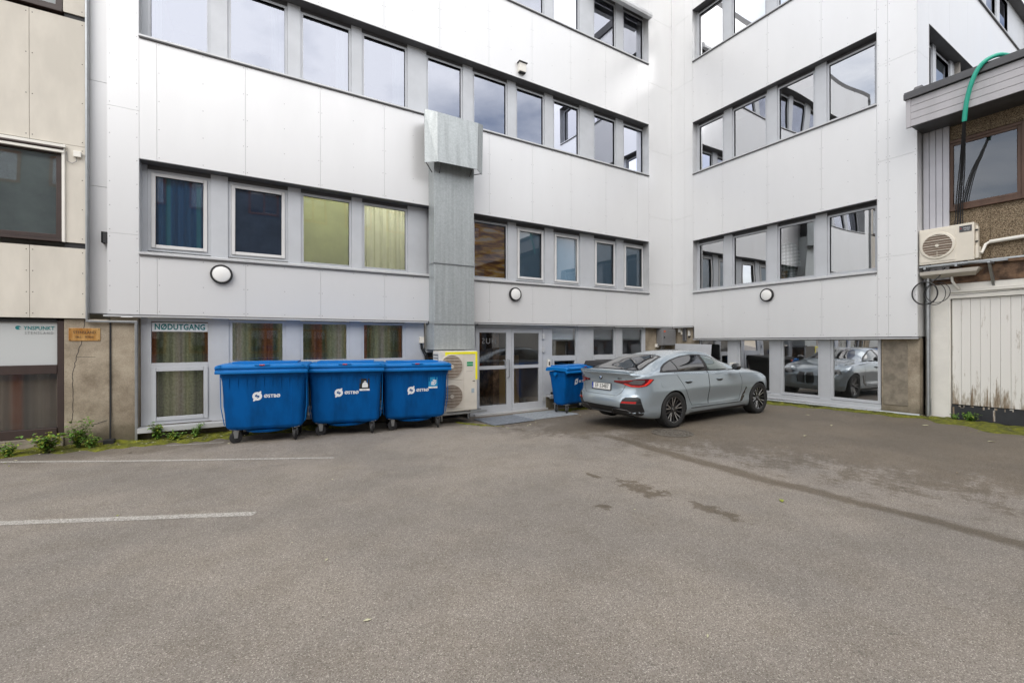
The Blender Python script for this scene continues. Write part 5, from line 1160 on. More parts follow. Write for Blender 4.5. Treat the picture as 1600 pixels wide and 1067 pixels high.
def bend(x, y, z):
    ay = abs(y)
    br_ = interp(XR, z) + (.26*(ay/.86)**4.2 + .03*(ay/.8)**2)*(1 if z > .35 else .8)
    bf = -(.05+.30*(ay/.82)**2.6) - .10*max(0, (z-.62)/.2)*0 - .04*max(0, (.35-z)/.15)
    x2 = x
    if x < .75: x2 += br_*(1-x/.75)**2
    if x > 3.9: x2 += bf*((x-3.9)/.885)**2
    # windscreen and rear screen bow in plan
    if z > 1.0 and 2.6 < x < 3.7: x2 -= .14*(ay/.75)**2*math.sin(math.pi*min(1, max(0, (x-2.6)/1.1)))*.8
    return x2
car = empty('parked_car', (0, 0, 0), label='grey blue fastback saloon parked by the wing with rear plate EF 33487', cat='car')
Xr, Yr = 6.93, 5.56+.915
zR, zF = gz(6.95, 5.7), gz(9.8, 5.7)
car.location = (Xr-1.08, Yr, zR-(zF-zR)*1.08/2.856); car.rotation_euler = (0, -math.atan2(zF-zR, 2.856), R(.5))
stx = [0, .03, .06, .1, .14, .18] + [.18+.052*k for k in range(1, 86)]; stx = [x for x in stx if x < 4.60] + [4.62, 4.66, 4.70, 4.735, 4.765, 4.785]
cb = MB(); v = []; rings = []
for x in stx:
    h_ = crv(ring(x)); full = [(p.x, p.y) for p in h_] + [(-p.x, p.y) for p in h_[-2:0:-1]]; rings.append((x, full))
nr = len(rings[0][1]); nh = len(crv(ring(1)))
for x, fl in rings: v += [(bend(x, y, z), y, z) for y, z in fl]
f = [(i*nr+j, i*nr+(j+1) % nr, (i+1)*nr+(j+1) % nr, (i+1)*nr+j) for i in range(len(stx)-1) for j in range(nr)]
cb.add(v, f, PAINT)
for x, fl in (rings[0], rings[-1]):     # caps as a left-right grid so that they can bow
    m_ = 16; vv = []
    for i in range(nh):
        y, z = fl[i]
        for k in range(m_+1): yy = y*(1-2*k/m_); vv.append((bend(x, yy, z), yy, z))
    cb.add(vv, [(i*(m_+1)+k, i*(m_+1)+k+1, (i+1)*(m_+1)+k+1, (i+1)*(m_+1)+k) for i in range(nh-1) for k in range(m_)], PAINT)
def wheel_cut():
    b = MB()
    for x in (1.08, 3.936):
        for s in (-1, 1): b.lathe([(0, 0), (.372, 0), (.372, -s*.32), (0, -s*.32)], BLKM, c=(x, s*1.0, .345), axis='y', n=48)
    return b
tmp = cb.build('body', car, local=True); ctmp = wheel_cut().build('cutter', None, local=True)
bm = bmesh.new(); bm.from_mesh(tmp.data); bmesh.ops.remove_doubles(bm, verts=bm.verts, dist=5e-4); bmesh.ops.holes_fill(bm, edges=bm.edges, sides=0); bmesh.ops.recalc_face_normals(bm, faces=bm.faces); bm.to_mesh(tmp.data)
bvh = BVHTree.FromBMesh(bm); bm.free()
tmp.data.materials.append(BLKM); tmp.parent = None
bo = tmp.modifiers.new('b', 'BOOLEAN'); bo.object = ctmp; bo.operation = 'DIFFERENCE'; bo.solver = 'EXACT'; bo.material_mode = 'TRANSFER'
bpy.context.view_layer.update(); dg = bpy.context.evaluated_depsgraph_get()
me = bpy.data.meshes.new_from_object(tmp.evaluated_get(dg)); tmp.modifiers.clear(); old = tmp.data; tmp.data = me; me.name = 'body'; bpy.data.meshes.remove(old); bpy.data.objects.remove(ctmp)
tmp.parent = car; me.polygons.foreach_set('use_smooth', [True]*len(me.polygons)); me.set_sharp_from_angle(angle=R(32)); body = tmp

def patch(poly, org, ud, vd, m, off=.004, step=.03, skirt=.008, mb=None):
    """polygon in the plane org + u*ud + v*vd, thrown onto the body along the plane normal and laid off it"""
    ud, vd = Vector(ud).normalized(), Vector(vd).normalized(); nd = ud.cross(vd).normalized(); org = Vector(org)
    bm = bmesh.new(); fv = [bm.verts.new((p[0], p[1], 0)) for p in poly]; bm.faces.new(fv)
    for ax in (0, 1):
        lo_, hi_ = min(p[ax] for p in poly), max(p[ax] for p in poly); k = int((hi_-lo_)/step)
        for i in range(1, k+1):
            c = lo_+(hi_-lo_)*i/(k+1); no = Vector((1, 0, 0)) if ax == 0 else Vector((0, 1, 0))
            bmesh.ops.bisect_plane(bm, geom=bm.verts[:]+bm.edges[:]+bm.faces[:], plane_co=no*c, plane_no=no)
    bm.verts.index_update(); pos = []; ok = []
    for v_ in bm.verts:
        o_ = org+ud*v_.co.x+vd*v_.co.y+nd*9; h = bvh.ray_cast(o_, -nd)
        if h[0] is None: pos.append(None); continue
        n_ = h[1] if h[1].dot(nd) > 0 else -h[1]; pos.append((h[0], n_))
    mb = mb or MB(); idx = {}; vs = []
    for i, p in enumerate(pos):
        if p: idx[i] = len(vs); vs.append(p[0]+p[1]*off)
    fs = [[idx[v_.index] for v_ in f_.verts] for f_ in bm.faces if all(pos[v_.index] for v_ in f_.verts)]
    base = len(vs); bi = {}
    for e in bm.edges:
        if len(e.link_faces) == 1 and all(pos[v_.index] for v_ in e.verts):
            q = []
            for v_ in e.verts:
                if v_.index not in bi: bi[v_.index] = len(vs); vs.append(pos[v_.index][0]-pos[v_.index][1]*skirt)
                q.append(v_.index)
            fs.append([idx[q[0]], idx[q[1]], bi[q[1]], bi[q[0]]])
    bm.free(); mb.add(vs, fs, m); return mb
def smooth_poly(P, closed=True, n=5):
    P = [Vector((*p, 0)) for p in P]; out = []; k = len(P)
    for i in range(k):
        a, b_, c, d = P[i-1], P[i], P[(i+1) % k], P[(i+2) % k]
        for j in range(n):
            t = j/n; out.append(.5*((2*b_)+(c-a)*t+(2*a-5*b_+4*c-d)*t*t+(3*b_-a-3*c+d)*t**3))
    return [(p.x, p.y) for p in out]
def strip_on(pts, org, ud, vd, r, m, mb, off=.001):
    """thin line along the body (door gaps, trims)"""
    ud, vd = Vector(ud).normalized(), Vector(vd).normalized(); nd = ud.cross(vd).normalized(); org = Vector(org); path = []
    for (a, b_), (c, d) in zip(pts, pts[1:]):
        k = max(2, int(math.hypot(c-a, d-b_)/.04))
        for i in range(k):
            t = i/k; h = bvh.ray_cast(org+ud*(a+(c-a)*t)+vd*(b_+(d-b_)*t)+nd*9, -nd)
            if h[0]: path.append(h[0]+nd*off)
    h = bvh.ray_cast(org+ud*pts[-1][0]+vd*pts[-1][1]+nd*9, -nd)
    if h[0]: path.append(h[0]+nd*off)
    if len(path) > 1: mb.tube(path, r, m, 6)
SIDES = {-1: ((0, 0, 0), (1, 0, 0), (0, 0, 1)), 1: ((0, 0, 0), (-1, 0, 0), (0, 0, 1))}     # (org, u, v); u mirrored on the left
def sidepoly(poly, s): return [(x*(1 if s < 0 else -1), z) for x, z in poly]
top_curve = [(.80, 1.068), (.90, 1.13), (1.06, 1.195), (1.30, 1.262), (1.62, 1.322), (1.95, 1.348), (2.22, 1.344), (2.45, 1.308), (2.66, 1.235), (2.86, 1.135), (3.05, 1.022)]
def top_at(x): return interp(top_curve, x)
def bot_at(x): return 1.063-.018*(x-.8)*1.0
def dlo(x0, x1, inset=0):
    xs_ = [x0+(x1-x0)*i/14 for i in range(15)]; return [(x, bot_at(x)+inset) for x in xs_] + [(x, max(bot_at(x)+inset+.003, top_at(x)-inset)) for x in xs_[::-1]]
for s in (-1, 1):
    o_, u_d, v_d = SIDES[s]
    b = MB(); full = [(.785, 1.056), (3.09, 1.010)] + [(x+(.012 if x > 2.4 else -.008 if x < 1.2 else 0), z+.012) for x, z in top_curve[::-1]]
    patch(sidepoly(full, s), o_, u_d, v_d, BLKM, .0035, .05, mb=b); b.build('window_trim', car, local=True, smooth=True, angle=25)
    for nm, x0, x1, m_ in (('quarter_window', .86, 1.27, CGLASS), ('rear_window', 1.30, 2.13, CGLASS), ('front_window', 2.23, 3.02, CGLASSG)):
        b = patch(sidepoly(dlo(x0, x1, .012), s), o_, u_d, v_d, m_, .008, .05, .0); b.build(nm, car, local=True, smooth=True, angle=60)
    # doors: gap lines
    for nm, pts in (('rear_door', [(1.16, 1.04), (1.22, .96), (1.36, .78), (1.50, .55), (1.62, .385), (2.14, .37), (2.15, .6), (2.165, .85), (2.18, 1.03)]), ('front_door', [(2.19, 1.03), (2.175, .85), (2.16, .6), (2.155, .375), (3.20, .365), (3.27, .55), (3.285, .8), (3.25, .96)])):
        b = MB(); strip_on(sidepoly(pts, s), o_, u_d, v_d, .0035, BLKM, b, .0); dn = b.build(nm, car, local=True, smooth=True)
        hx = 1.52 if 'rear' in nm else 2.52; hz_ = .845
        b = patch(sidepoly(smooth_poly([(hx-.10, hz_+.012), (hx-.06, hz_-.026), (hx+.06, hz_-.026), (hx+.10, hz_+.012)]), s), o_, u_d, v_d, BLKM, .0015, .05)
        hp_ = bvh.ray_cast(Vector((hx, s*3, hz_)), Vector((0, -s, 0)))[0]; y = hp_.y
        b.tube([(hx-.11, y-s*.004, hz_+.018), (hx-.07, y+s*.022, hz_+.016), (hx+.07, y+s*.022, hz_+.016), (hx+.11, y-s*.004, hz_+.018)], [.012, .014, .014, .012], PAINT, 8); b.build('handle', dn, local=True, smooth=True)
    # sill, vent
    b = MB(); patch(sidepoly([(1.50, .20), (3.48, .20), (3.46, .245), (1.60, .245)], s), o_, u_d, v_d, BLKM, .006, .08, mb=b); strip_on(sidepoly([(1.60, .33), (3.26, .322)], s), o_, u_d, v_d, .008, BLKM, b, .0); b.build('sill', car, local=True)
    b = patch(sidepoly([(3.22, .335), (3.30, .335), (3.40, .44), (3.36, .46), (3.43, .52), (3.40, .54), (3.47, .62), (3.42, .62), (3.31, .46)], s), o_, u_d, v_d, BLKG, .006, .04); b.build('side_vent', car, local=True)
    b = patch(sidepoly(smooth_poly([(.74, .93), (.90, .93), (.91, .80), (.75, .80)], n=4), s), o_, u_d, v_d, PAINT, .0022, .05) if s < 0 else None
    if b: b.build('charge_flap', car, local=True, smooth=True)
    # mirror
    b = MB(); my = s*.93; b.hexa([(2.79, my-s*.06, 1.01), (2.95, my-s*.06, 1.01), (2.91, my+s*.06, 1.03), (2.80, my+s*.06, 1.03), (2.82, my-s*.06, 1.035), (2.94, my-s*.06, 1.035), (2.90, my+s*.06, 1.06), (2.82, my+s*.06, 1.06)], BLKG)
    mo_ = b.build('mirror', car, local=True, bevel=.006)
    b = MB(); c0 = Vector((2.86, s*1.045, 1.095)); pr = []
    for i in range(9):
        t = i/8; a = math.pi*t; rx = .07*math.sin(a)**.6+.002; 
        pr.append((c0.y+s*(-.11+.22*t), rx, .072*math.sin(a)**.45+.002))
    nn = 16; vv = [(c0.x+rx*math.cos(2*math.pi*j/nn)*(1.1 if math.cos(2*math.pi*j/nn) > 0 else .55), y, c0.z+rz_*math.sin(2*math.pi*j/nn)) for y, rx, rz_ in pr for j in range(nn)]
    b.add(vv, [(i*nn+j, i*nn+(j+1) % nn, (i+1)*nn+(j+1) % nn, (i+1)*nn+j) for i in range(8) for j in range(nn)], BLKG); b.build('mirror_cap', mo_, local=True, smooth=True)
    # rear lamp wraps the corner; thrown from the diagonal
    dgo, dgu = (0, 0, 0), (1, s*1, 0)
    # s coordinate along (1,-1)/sqrt2 on the right side
    if s < 0: O, U = Vector((0, 0, 0)), Vector((1, -1, 0)); fx = lambda p: [(a, z) for a, z in p]
    else: O, U = Vector((0, 0, 0)), Vector((-1, -1, 0)); fx = lambda p: [(-a, z) for a, z in p][::-1]
    b = patch(fx([(.30, .885), (.46, .855), (.60, .812), (.74, .805), (.87, .825), (.95, .875), (1.02, .945), (.90, .962), (.70, .955), (.48, .925), (.30, .915)]), O, U, (0, 0, 1), REDD, .005, .03); tl = b.build('tail_lamp', car, local=True, smooth=True, angle=50)
    b = patch(fx([(.50, .872), (.60, .838), (.74, .828), (.83, .848), (.90, .905), (.93, .948), (.99, .945), (.93, .880), (.86, .832), (.74, .812), (.60, .818), (.47, .862)]), O, U, (0, 0, 1), REDL, .010, .03)
    patch(fx([(.32, .905), (.48, .918), (.62, .932), (.62, .924), (.48, .909), (.32, .897)]), O, U, (0, 0, 1), RED, .010, .03, mb=b); b.build('lamp_element', tl, local=True, smooth=True)
    b = patch(fx([(.56, .885), (.64, .862), (.78, .862), (.84, .90), (.85, .935), (.66, .935)]), O, U, (0, 0, 1), SMOKE, .009, .03); b.build('lamp_lens', tl, local=True, smooth=True)
    b = patch(fx([(.40, .30), (.40, .50), (.445, .585), (.50, .618), (.72, .632), (.765, .60), (.80, .47), (.835, .375), (.815, .31), (.78, .29)]), O, U, (0, 0, 1), BLKM, .005, .04); ap = b.build('bumper_vent', car, local=True, smooth=True, angle=50)
    b = patch(fx([(.41, .515), (.68, .515), (.69, .548), (.44, .548)]), O, U, (0, 0, 1), RED, .010, .04); b.build('reflector', ap, local=True)
    b = MB(); strip_on(fx([(.44, .505), (.78, .505)]), O, U, (0, 0, 1), .006, BLKM, b, .008); b.build('vent_bar', ap, local=True)
    # front lamps
    if s < 0: U2 = Vector((1, 1, 0)); fx2 = lambda p: [(a, z) for a, z in p]
    else: U2 = Vector((-1, 1, 0)); fx2 = lambda p: [(-a, z) for a, z in p][::-1]
    b = patch(fx2([(2.58, .70), (2.60, .80), (2.76, .80), (3.02, .74), (3.02, .68), (2.80, .66)]), O, U2, (0, 0, 1), CGLASS, .006, .04); hl = b.build('headlight', car, local=True, smooth=True)
# rear screen, roof glass, bonnet lines
BACK = (Vector((0, 0, 0)), Vector((0, -1, 0)), Vector((0, 0, 1)))
b = patch(smooth_poly([(.40, -.62), (.345, -.3), (.335, 0), (.345, .3), (.40, .62), (.8, .565), (1.13, .50), (1.24, .44), (1.27, 0), (1.24, -.44), (1.13, -.50), (.8, -.565)], n=3), (0, 0, 0), (1, 0, 0), (0, 1, 0), BLKM, .003, .05); b.build('rear_screen_trim', car, local=True, smooth=True, angle=25)
b = patch(smooth_poly([(.43, -.585), (.385, -.3), (.375, 0), (.385, .3), (.43, .585), (.8, .53), (1.10, .475), (1.19, .41), (1.215, 0), (1.19, -.41), (1.10, -.475), (.8, -.53)], n=3), (0, 0, 0), (1, 0, 0), (0, 1, 0), CGLASS, .007, .05, 0); b.build('rear_screen', car, local=True, smooth=True, angle=60)
b = patch([(2.78, -.44), (2.72, 0), (2.78, .44), (3.08, .55), (3.36, .57), (3.48, .3), (3.52, 0), (3.48, -.3), (3.36, -.57), (3.08, -.55)], (0, 0, 0), (1, 0, 0), (0, 1, 0), CGLASS, .006, .05); b.build('windscreen', car, local=True, smooth=True, angle=60)
b = MB(); strip_on([(-.58, .955), (-.60, .90), (-.50, .70), (-.42, .64), (.42, .64), (.50, .70), (.60, .90), (.58, .955)], *BACK, .0035, BLKM, b, .0)
strip_on([(-.84, 1.0), (-.62, .985)], *BACK, .003, BLKM, b, .0); strip_on([(.84, 1.0), (.62, .985)], *BACK, .003, BLKM, b, .0); b.build('boot_lid_gap', car, local=True, smooth=True)
b = MB()
for i in range(13):
    pass
pts_l = [(bvh.ray_cast(Vector((.13+.10*(abs(y)/.7)**2, y, 3)), Vector((0, 0, -1)))[0], y) for y in [-.68+1.36*i/24 for i in range(25)]]
vv = []; 
for p, y in pts_l: vv += [(p.x+.07, y, p.z-.004), (p.x+.0, y, p.z+.014), (p.x-.085, y, p.z+.022), (p.x-.09, y, p.z+.010), (p.x-.05, y, p.z-.03)]
b.add(vv, [(i*5+j, i*5+(j+1) % 5, (i+1)*5+(j+1) % 5, (i+1)*5+j) for i in range(24) for j in range(5)]+[(0, 1, 2, 3, 4), (124, 123, 122, 121, 120)], PAINT); b.build('spoiler_lip', car, local=True, smooth=True, angle=35)
b = patch([(-.42, .72), (.42, .72), (.36, .66), (-.36, .66)], *BACK, PAINT, .002, .06) if False else None
b = patch([(-.66, .255), (.66, .255), (.60, .41), (.42, .435), (-.42, .435), (-.60, .41)], *BACK, BLKM, .005, .05); df = b.build('diffuser', car, local=True, smooth=True)
b = MB()
for s in (-1, 1): strip_on([(s*.30, .30), (s*.33, .375), (s*.40, .40), (s*.62, .385), (s*.70, .33), (s*.74, .27)], *BACK, .009, CHROME, b, .010)
strip_on([(-.28, .31), (.28, .31)], *BACK, .008, BLKG, b, .012); b.build('diffuser_trim', df, local=True, smooth=True)
py = bvh.ray_cast(Vector((-2, 0, .79)), Vector((1, 0, 0)))[0].x
pl_ = MB(); pl_.hexa([(py-.022, -.265, .715), (py-.005, -.265, .715), (py-.005, .265, .715), (py-.022, .265, .715), (py-.012, -.265, .855), (py+.005, -.265, .855), (py+.005, .265, .855), (py-.012, .265, .855)], BLKM); plo = pl_.build('plate_holder', car, local=True, bevel=.004)
q = lambda u, v, w_: (py-.0235+.071*(v+.0)/1.0*.9*.15-w_, -u, .79+v)
pf = lambda u, v, w_: (py-.0175+.0714*v-w_, -u, .788+v)
b = MB(); b.add([pf(-.255, -.055, .001), pf(.255, -.055, .001), pf(.255, .058, .001), pf(-.255, .058, .001)], [(0, 1, 2, 3)], PLATEM); b.add([pf(-.255, -.055, .002), pf(-.215, -.055, .002), pf(-.215, .058, .002), pf(-.255, .058, .002)], [(0, 1, 2, 3)], BLUEP)
merge(b, text_mb('EF 33487', .115, BLACKL, lambda u, v, w_: pf(.022+u, .002+v, .002+w_), depth=.0005, sx=.80, spacing=1.08, bold=.001)); merge(b, text_mb('N', .028, DECAL, lambda u, v, w_: pf(-.235+u, -.035+v, .003+w_), depth=.0003)); b.build('number_plate', plo, local=True)
ey = bvh.ray_cast(Vector((-2, 0, .965)), Vector((1, 0, 0)))[0].x
em = MB(); cz = .968
for r0, r1, m_, o2 in ((0, .043, BLKG, .004), (.0, .026, DECAL, .007)):
    em.lathe([(0, -o2), (r1, -o2), (r1, 0), (0, 0)], m_, c=(ey, 0, cz), axis='x', n=32)
em.lathe([(.040, -.006), (.044, -.006), (.044, 0), (.040, 0)], CHROME, c=(ey, 0, cz), axis='x', n=32, closed=True)
for a0 in (0, 180):
    em.add([(ey-.0078, 0, cz)]+[(ey-.0078, -.025*math.cos(R(a0+k*15)), cz+.025*math.sin(R(a0+k*15))) for k in range(7)], [tuple(range(8))], BLUEE)
em.build('emblem', car, local=True)
bd = text_mb('M50', .042, CHROME, lambda u, v, w_: (bvh.ray_cast(Vector((-2, -.47-u, .962)), Vector((1, 0, 0)))[0].x-.003-w_, -.47-u, .962+v), depth=.002, sx=1.1, bold=.001); merge(bd, text_mb('i4', .042, CHROME, lambda u, v, w_: (bvh.ray_cast(Vector((-2, .56-u, .962)), Vector((1, 0, 0)))[0].x-.003-w_, .56-u, .962+v), depth=.002)); bd.build('badge', car, local=True)
# kidney grille on the nose
b = patch([(-.22, .42), (-.02, .40), (-.02, .70), (-.18, .72), (-.24, .60)], (0, 0, 0), (0, 1, 0), (0, 0, 1), BLKG, .008, .05); patch([(.22, .42), (.24, .60), (.18, .72), (.02, .70), (.02, .40)], (0, 0, 0), (0, 1, 0), (0, 0, 1), BLKG, .008, .05, mb=b); b.build('front_grille', car, local=True)
# underside
b = MB(); b.box(.85, 4.2, -.70, .70, .185, .25, BLKM); b.build('underbody', car, local=True)
b = MB(); 
for p0, p1 in (((3.20, 0, 1.02), (3.3, 0, 1.03)),): pass
# wheels
def wheel(x, s):
    yc = s*(.915-.115); r0 = .341; hw = .118
    t_ = MB(); pr = [(.240, -.10), (.262, -.112), (.31, -.118), (.330, -.108), (.341, -.085), (.341, .085), (.330, .108), (.31, .118), (.262, .112), (.240, .10)]
    w_ = MB(); w_.lathe([(.243, -.10), (.243, .095), (.236, .105), (.228, .100), (.222, .06), (.215, -.09)], RIMD, c=(x, yc, .345), axis='y', n=56, closed=True) if s > 0 else w_.lathe([(.243, .10), (.243, -.095), (.236, -.105), (.228, -.100), (.222, -.06), (.215, .09)], RIMD, c=(x, yc, .345), axis='y', n=56, closed=True)
    w_.lathe([(0, s*.0), (.215, s*.0), (.215, s*.01), (0, s*.01)], BLKM, c=(x, yc, .345), axis='y', n=32)
    w_.lathe([(.232, s*.101), (.240, s*.104), (.240, s*.100), (.232, s*.098)], RIMS, c=(x, yc, .345), axis='y', n=56, closed=True)
    w_.lathe([(0, s*.012), (.16, s*.012), (.16, s*.028), (0, s*.028)], GREYP, c=(x, yc, .345), axis='y', n=32)      # brake disc
    for k in range(5):
        a0 = 2*math.pi*k/5+.3+(.4 if x > 2 else 0)
        for q_, wd in ((-.17, .017), (.17, .017)):
            for (m_, dy, ww) in ((RIMD, 0, wd), (RIMS, .006, wd*.55)):
                pts = []
                for (r, yy, da) in ((.045, .070, q_*.55), (.14, .078, q_*.95), (.236, .096, q_*1.15)):
                    a = a0+da; c = Vector((math.cos(a), math.sin(a))); n2 = Vector((-c.y, c.x)); wv_ = ww*(1 if r > .1 else .8)
                    if m_ is RIMS and r < .1: r = .07
                    pts.append([(x+c.x*r+n2.x*wv_*e, yc+s*(yy+dy), .345+c.y*r+n2.y*wv_*e) for e in (-1, 1)] + [(x+c.x*r+n2.x*wv_*e, yc+s*(yy-.03), .345+c.y*r+n2.y*wv_*e) for e in (1, -1)])
                vv = [p for pp in pts for p in pp]; w_.add(vv, [(i*4+j, i*4+(j+1) % 4, (i+1)*4+(j+1) % 4, (i+1)*4+j) for i in range(2) for j in range(4)]+[(0, 1, 2, 3), (11, 10, 9, 8)], m_)
        a = a0+math.pi/5; c = Vector((math.cos(a), math.sin(a))); n2 = Vector((-c.y, c.x))
        vv = [(x+c.x*r+n2.x*e, yc+s*yy, .345+c.y*r+n2.y*e) for r, yy, ee in ((.06, .070, .012), (.236, .094, .02)) for e in (-ee, ee)]; w_.add(vv+[(p[0], p[1]-s*.03, p[2]) for p in vv], [(0, 1, 3, 2), (4, 6, 7, 5), (0, 2, 6, 4), (1, 5, 7, 3)], RIMD)
    w_.lathe([(0, s*.085), (.032, s*.085), (.036, s*.078), (.06, s*.074), (.06, s*.05), (0, s*.05)], RIMD, c=(x, yc, .345), axis='y', n=24)
    w_.lathe([(0, s*.088), (.026, s*.088), (.026, s*.084), (0, s*.084)], CHROME, c=(x, yc, .345), axis='y', n=20)
    wo_ = w_.build('wheel', car, local=True, smooth=True, angle=30)
    t_.lathe(pr, TYRE, c=(x, yc, .345), axis='y', n=72, closed=True)
    for k in range(90):
        a = 2*math.pi*k/90; c, sn_ = math.cos(a), math.sin(a)
        for y0, y1 in ((-.105, -.045), (.045, .105)):
            v = [(x+(.343)*math.cos(a+da), yc+yy, .345+.343*math.sin(a+da)) for yy in (y0, y1) for da in (0, .04)]
            t_.add(v+[(p[0]-(p[0]-x)*.02, p[1], p[2]-(p[2]-.345)*.02) for p in v], [(0, 1, 3, 2), (0, 2, 6, 4), (1, 5, 7, 3), (0, 4, 5, 1), (2, 3, 7, 6)], TYRE)
    t_.build('tyre', wo_, local=True, smooth=True, angle=40)
for x in (1.08, 3.936):
    for s in (-1, 1): wheel(x, s)

# ================================================================ WEEDS, LITTER
rnd = random.Random(11); b = MB()
for i in range(900):
    k = rnd.random()
    if k < .45: x, y = rnd.uniform(-3.6, 1.6), 9.8-abs(rnd.gauss(0, .42))
    elif k < .85: t_ = rnd.random(); x, y = 11.9+.3*t_-abs(rnd.gauss(0, .5)), 7.2-10*t_
    elif k < .95: x, y = rnd.uniform(3.6, 7.4), 8.6-abs(rnd.gauss(0, .5))
    else: x, y = rnd.uniform(-2, 10), rnd.uniform(1, 8)
    a, L_ = rnd.uniform(0, 6.3), rnd.choice((.006, .008, .012, .02, .026)); z = gz(x, y)+(.05 if (y > 9.1 or x > 11.5) else .005)*rnd.uniform(.6, 1); c_, s_ = math.cos(a)*L_, math.sin(a)*L_; h_ = L_*rnd.uniform(.1, .5)
    b.add([(x-c_, y-s_, z), (x+s_*.5, y-c_*.5, z+h_), (x+c_, y+s_, z+h_*.3), (x-s_*.5, y+c_*.5, z+h_*.6)], [(0, 1, 2, 3)], rnd.choice((LEAFL, TIMB, CONC2, LEAFL, LEAFY, PEBB)))
tag(b.build('litter'), 'crumbs of dead leaves and grit gathered along the wall feet', 'litter', kind='stuff')
def weed(name, x, y, h, n, label, yellow=.2, seed=0, spread=.8, size=.05):
    n = int(n*1.8); h *= 1.1
    rnd = random.Random(seed); z = gz(x, y); o = empty(name, (x, y, z), 0, label, 'weed', 'weeds at the foot of the walls'); st_ = MB(); lf = MB()
    for i in range(n):
        a = rnd.uniform(0, 2*math.pi); l = h*rnd.uniform(.55, 1.1); sp = spread*rnd.uniform(.3, 1)
        pts = [Vector((.02*math.cos(a), .02*math.sin(a), -.01))]
        for k in range(1, 6): t = k/5; pts.append(Vector((math.cos(a)*sp*l*t**1.4, math.sin(a)*sp*l*t**1.4*.7, l*(t-.25*sp*t*t))))
        st_.tube(pts, [.004, .0035, .003, .0025, .002, .001], STEM, 5)
        for k in range(1, 6):
            for _ in range(4 if k > 1 else 1):
                c = pts[k]+Vector([rnd.uniform(-.02, .02)]*3); b_ = rnd.uniform(0, 2*math.pi); L_ = size*rnd.uniform(.6, 1.3); tilt = rnd.uniform(-.5, .6)
                d = Vector((math.cos(b_)*math.cos(tilt), math.sin(b_)*math.cos(tilt), math.sin(tilt))); s_ = d.cross(Vector((0, 0, 1))).normalized()*L_*.30; u_n = s_.cross(d).normalized()
                m_ = LEAFY if rnd.random() < yellow else LEAF
                lf.add([c, c+d*L_*.35+s_+u_n*.006, c+d*L_*.7+s_*.8, c+d*L_-u_n*.01, c+d*L_*.7-s_*.8, c+d*L_*.35-s_+u_n*.006, c+d*L_*.5], [(0, 6, 1), (1, 6, 2), (2, 6, 3), (3, 6, 4), (4, 6, 5), (5, 6, 0)], m_)
    st_.build('stem', o, local=True); lf.build('leaves', o, local=True, smooth=True); return o
weed('weed', -2.62, 9.40, .30, 14, 'bushy yellow green weed in front of the brown window and its ledge', .45, 1, .9, .06)
weed('weed', -2.30, 9.55, .42, 12, 'taller green weed below the brass plate', .2, 2, .6, .055)
weed('weed', -2.12, 9.45, .22, 9, 'low weed at the left of the black drain box', .3, 12, .9, .04)
weed('weed', -3.0, 9.35, .18, 8, 'small leafy weed at the left picture edge', .3, 3, .9, .045)
weed('weed', -1.33, 9.60, .34, 7, 'single upright weed under the emergency exit window', .3, 4, .35, .06)
weed('weed', -1.05, 9.50, .16, 7, 'spreading low weed right of the upright one under the window', .3, 5, 1.0, .045)
weed('weed', -.78, 9.6, .24, 5, 'thin sparse weed just left of the first blue container', .1, 6, .4, .04)
weed('weed', 12.1, 2.78, .20, 9, 'drooping green tuft before the black door plinth near the right edge', .1, 7, 1.1, .045)
weed('weed', 12.12, 3.0, .12, 7, 'tiny grassy tuft at the left end of the garage plinth', .1, 8, 1.0, .03)
rnd = random.Random(3)
for i, (x, y, lb) in enumerate(((10.4, 4.9, 'pale fallen leaf on dark asphalt nearest the wing windows'), (8.2, 3.9, 'pale fallen leaf in the middle of the damp patch'), (10.2, 2.1, 'pale fallen leaf before the garage beside the moss'), (9.6, 4.1, 'small pale leaf left of the leaf by the wing'), (4.72, 2.47, 'single yellow leaf on the dry asphalt beside the dark seam'), (2.2, 1.55, 'tiny white stone chip on the foreground asphalt'), (1.02, 1.25, 'white stone chip close to the bottom of the picture'), (10.9, 3.1, 'thin pale leaf close to the garage doors'))):
    b = MB(); z = gz(x, y)+.006; a = rnd.uniform(0, 6); L_ = .05 if 'leaf' in lb else .012; c, s = math.cos(a), math.sin(a)
    q = [(-L_, 0, 0), (-L_*.3, L_*.4, .008), (L_*.4, L_*.35, .01), (L_, 0, .002), (L_*.4, -L_*.35, .008), (-L_*.3, -L_*.4, .004)]
    v = [(x+u*c-v_*s, y+u*s+v_*c, z+w_) for u, v_, w_ in q]; b.add(v+[(p[0], p[1], p[2]-.003) for p in v], [(0, 1, 2, 3, 4, 5), (11, 10, 9, 8, 7, 6)]+[(i_, (i_+1) % 6, 6+(i_+1) % 6, 6+i_) for i_ in range(6)], LEAFY if 'yellow' in lb else LEAFL)
    tag(b.build('fallen_leaf' if 'leaf' in lb else 'stone_chip', loc=(x, y, z)), lb, 'leaf' if 'leaf' in lb else 'stone')
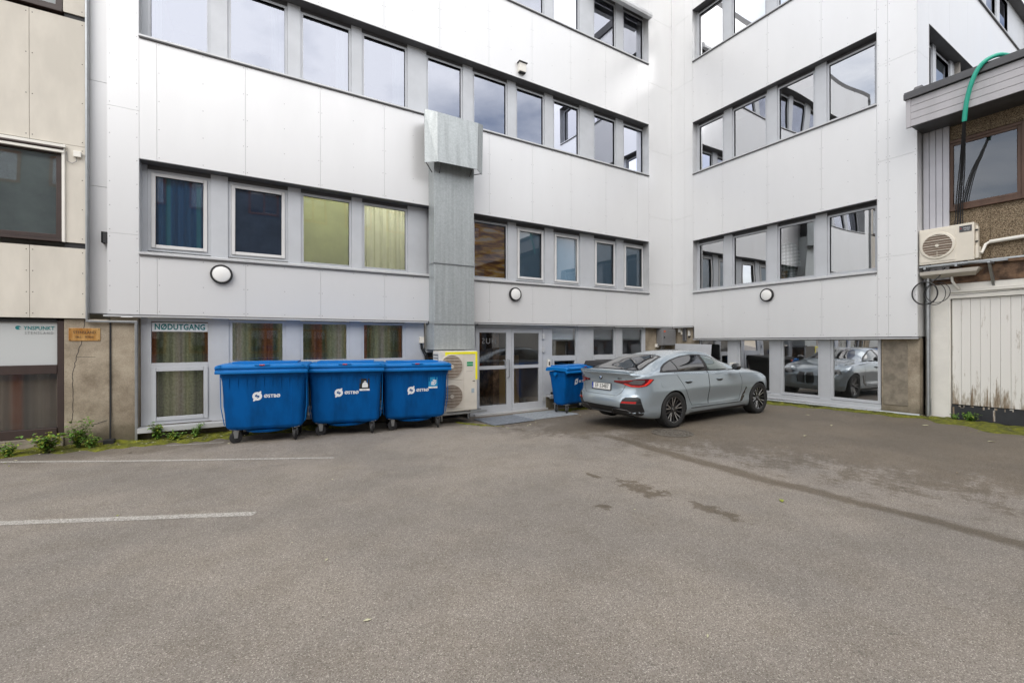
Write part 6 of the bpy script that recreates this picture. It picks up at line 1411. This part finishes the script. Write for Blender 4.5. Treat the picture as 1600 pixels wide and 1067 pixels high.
def check_mat():
    m = bpy.data.materials.new('check_cloth'); m.use_nodes = True; t = m.node_tree; b = t.nodes['Principled BSDF']; lk = t.links.new
    g = N(t, 'ShaderNodeNewGeometry'); s = N(t, 'ShaderNodeSeparateXYZ'); lk(g.outputs['Position'], s.inputs[0]); outs = []
    for k in (1, 2):
        a = N(t, 'ShaderNodeMath', operation='MULTIPLY'); a.inputs[1].default_value = 11; lk(s.outputs[k], a.inputs[0])
        f = N(t, 'ShaderNodeMath', operation='FRACT'); lk(a.outputs[0], f.inputs[0]); c = N(t, 'ShaderNodeMath', operation='GREATER_THAN'); c.inputs[1].default_value = .5; lk(f.outputs[0], c.inputs[0]); outs.append(c.outputs[0])
    ad = N(t, 'ShaderNodeMath', operation='ADD'); lk(outs[0], ad.inputs[0]); lk(outs[1], ad.inputs[1]); dv = N(t, 'ShaderNodeMath', operation='DIVIDE'); dv.inputs[1].default_value = 2; lk(ad.outputs[0], dv.inputs[0])
    r = N(t, 'ShaderNodeValToRGB'); e = r.color_ramp.elements; e[0].color = (.03, .07, .05, 1); e[1].color = (.85, .87, .85, 1); x = e.new(.5); x.color = (.25, .33, .30, 1); lk(dv.outputs[0], r.inputs[0]); lk(r.outputs[0], b.inputs['Base Color']); b.inputs['Roughness'].default_value = .9
    return m
sh = empty('checked_shirt', (12.3, 6.25, 3.35), label='green and white checked shirt hanging behind a lower window of the wing', cat='shirt')
b = MB(); pr = [(6.06, 3.33), (6.47, 3.33), (6.50, 3.75), (6.53, 4.10), (6.45, 4.20), (6.34, 4.25), (6.28, 4.22), (6.20, 4.25), (6.08, 4.18), (6.00, 4.02), (5.97, 3.60), (6.05, 3.60), (6.08, 3.85)]
b.prism(pr, 12.28, 12.36, 'x', check_mat()); b.build('cloth', sh, bevel=.02)
b = MB(); b.tube([(12.32, 6.44, 4.20), (12.32, 6.27, 4.28), (12.32, 6.10, 4.19)], .006, DECAL, 6); b.tube([(12.32, 6.27, 4.28), (12.32, 6.27, 4.36), (12.32, 6.31, 4.40), (12.32, 6.34, 4.37)], .004, DECAL, 6); b.build('hanger', sh, smooth=True)
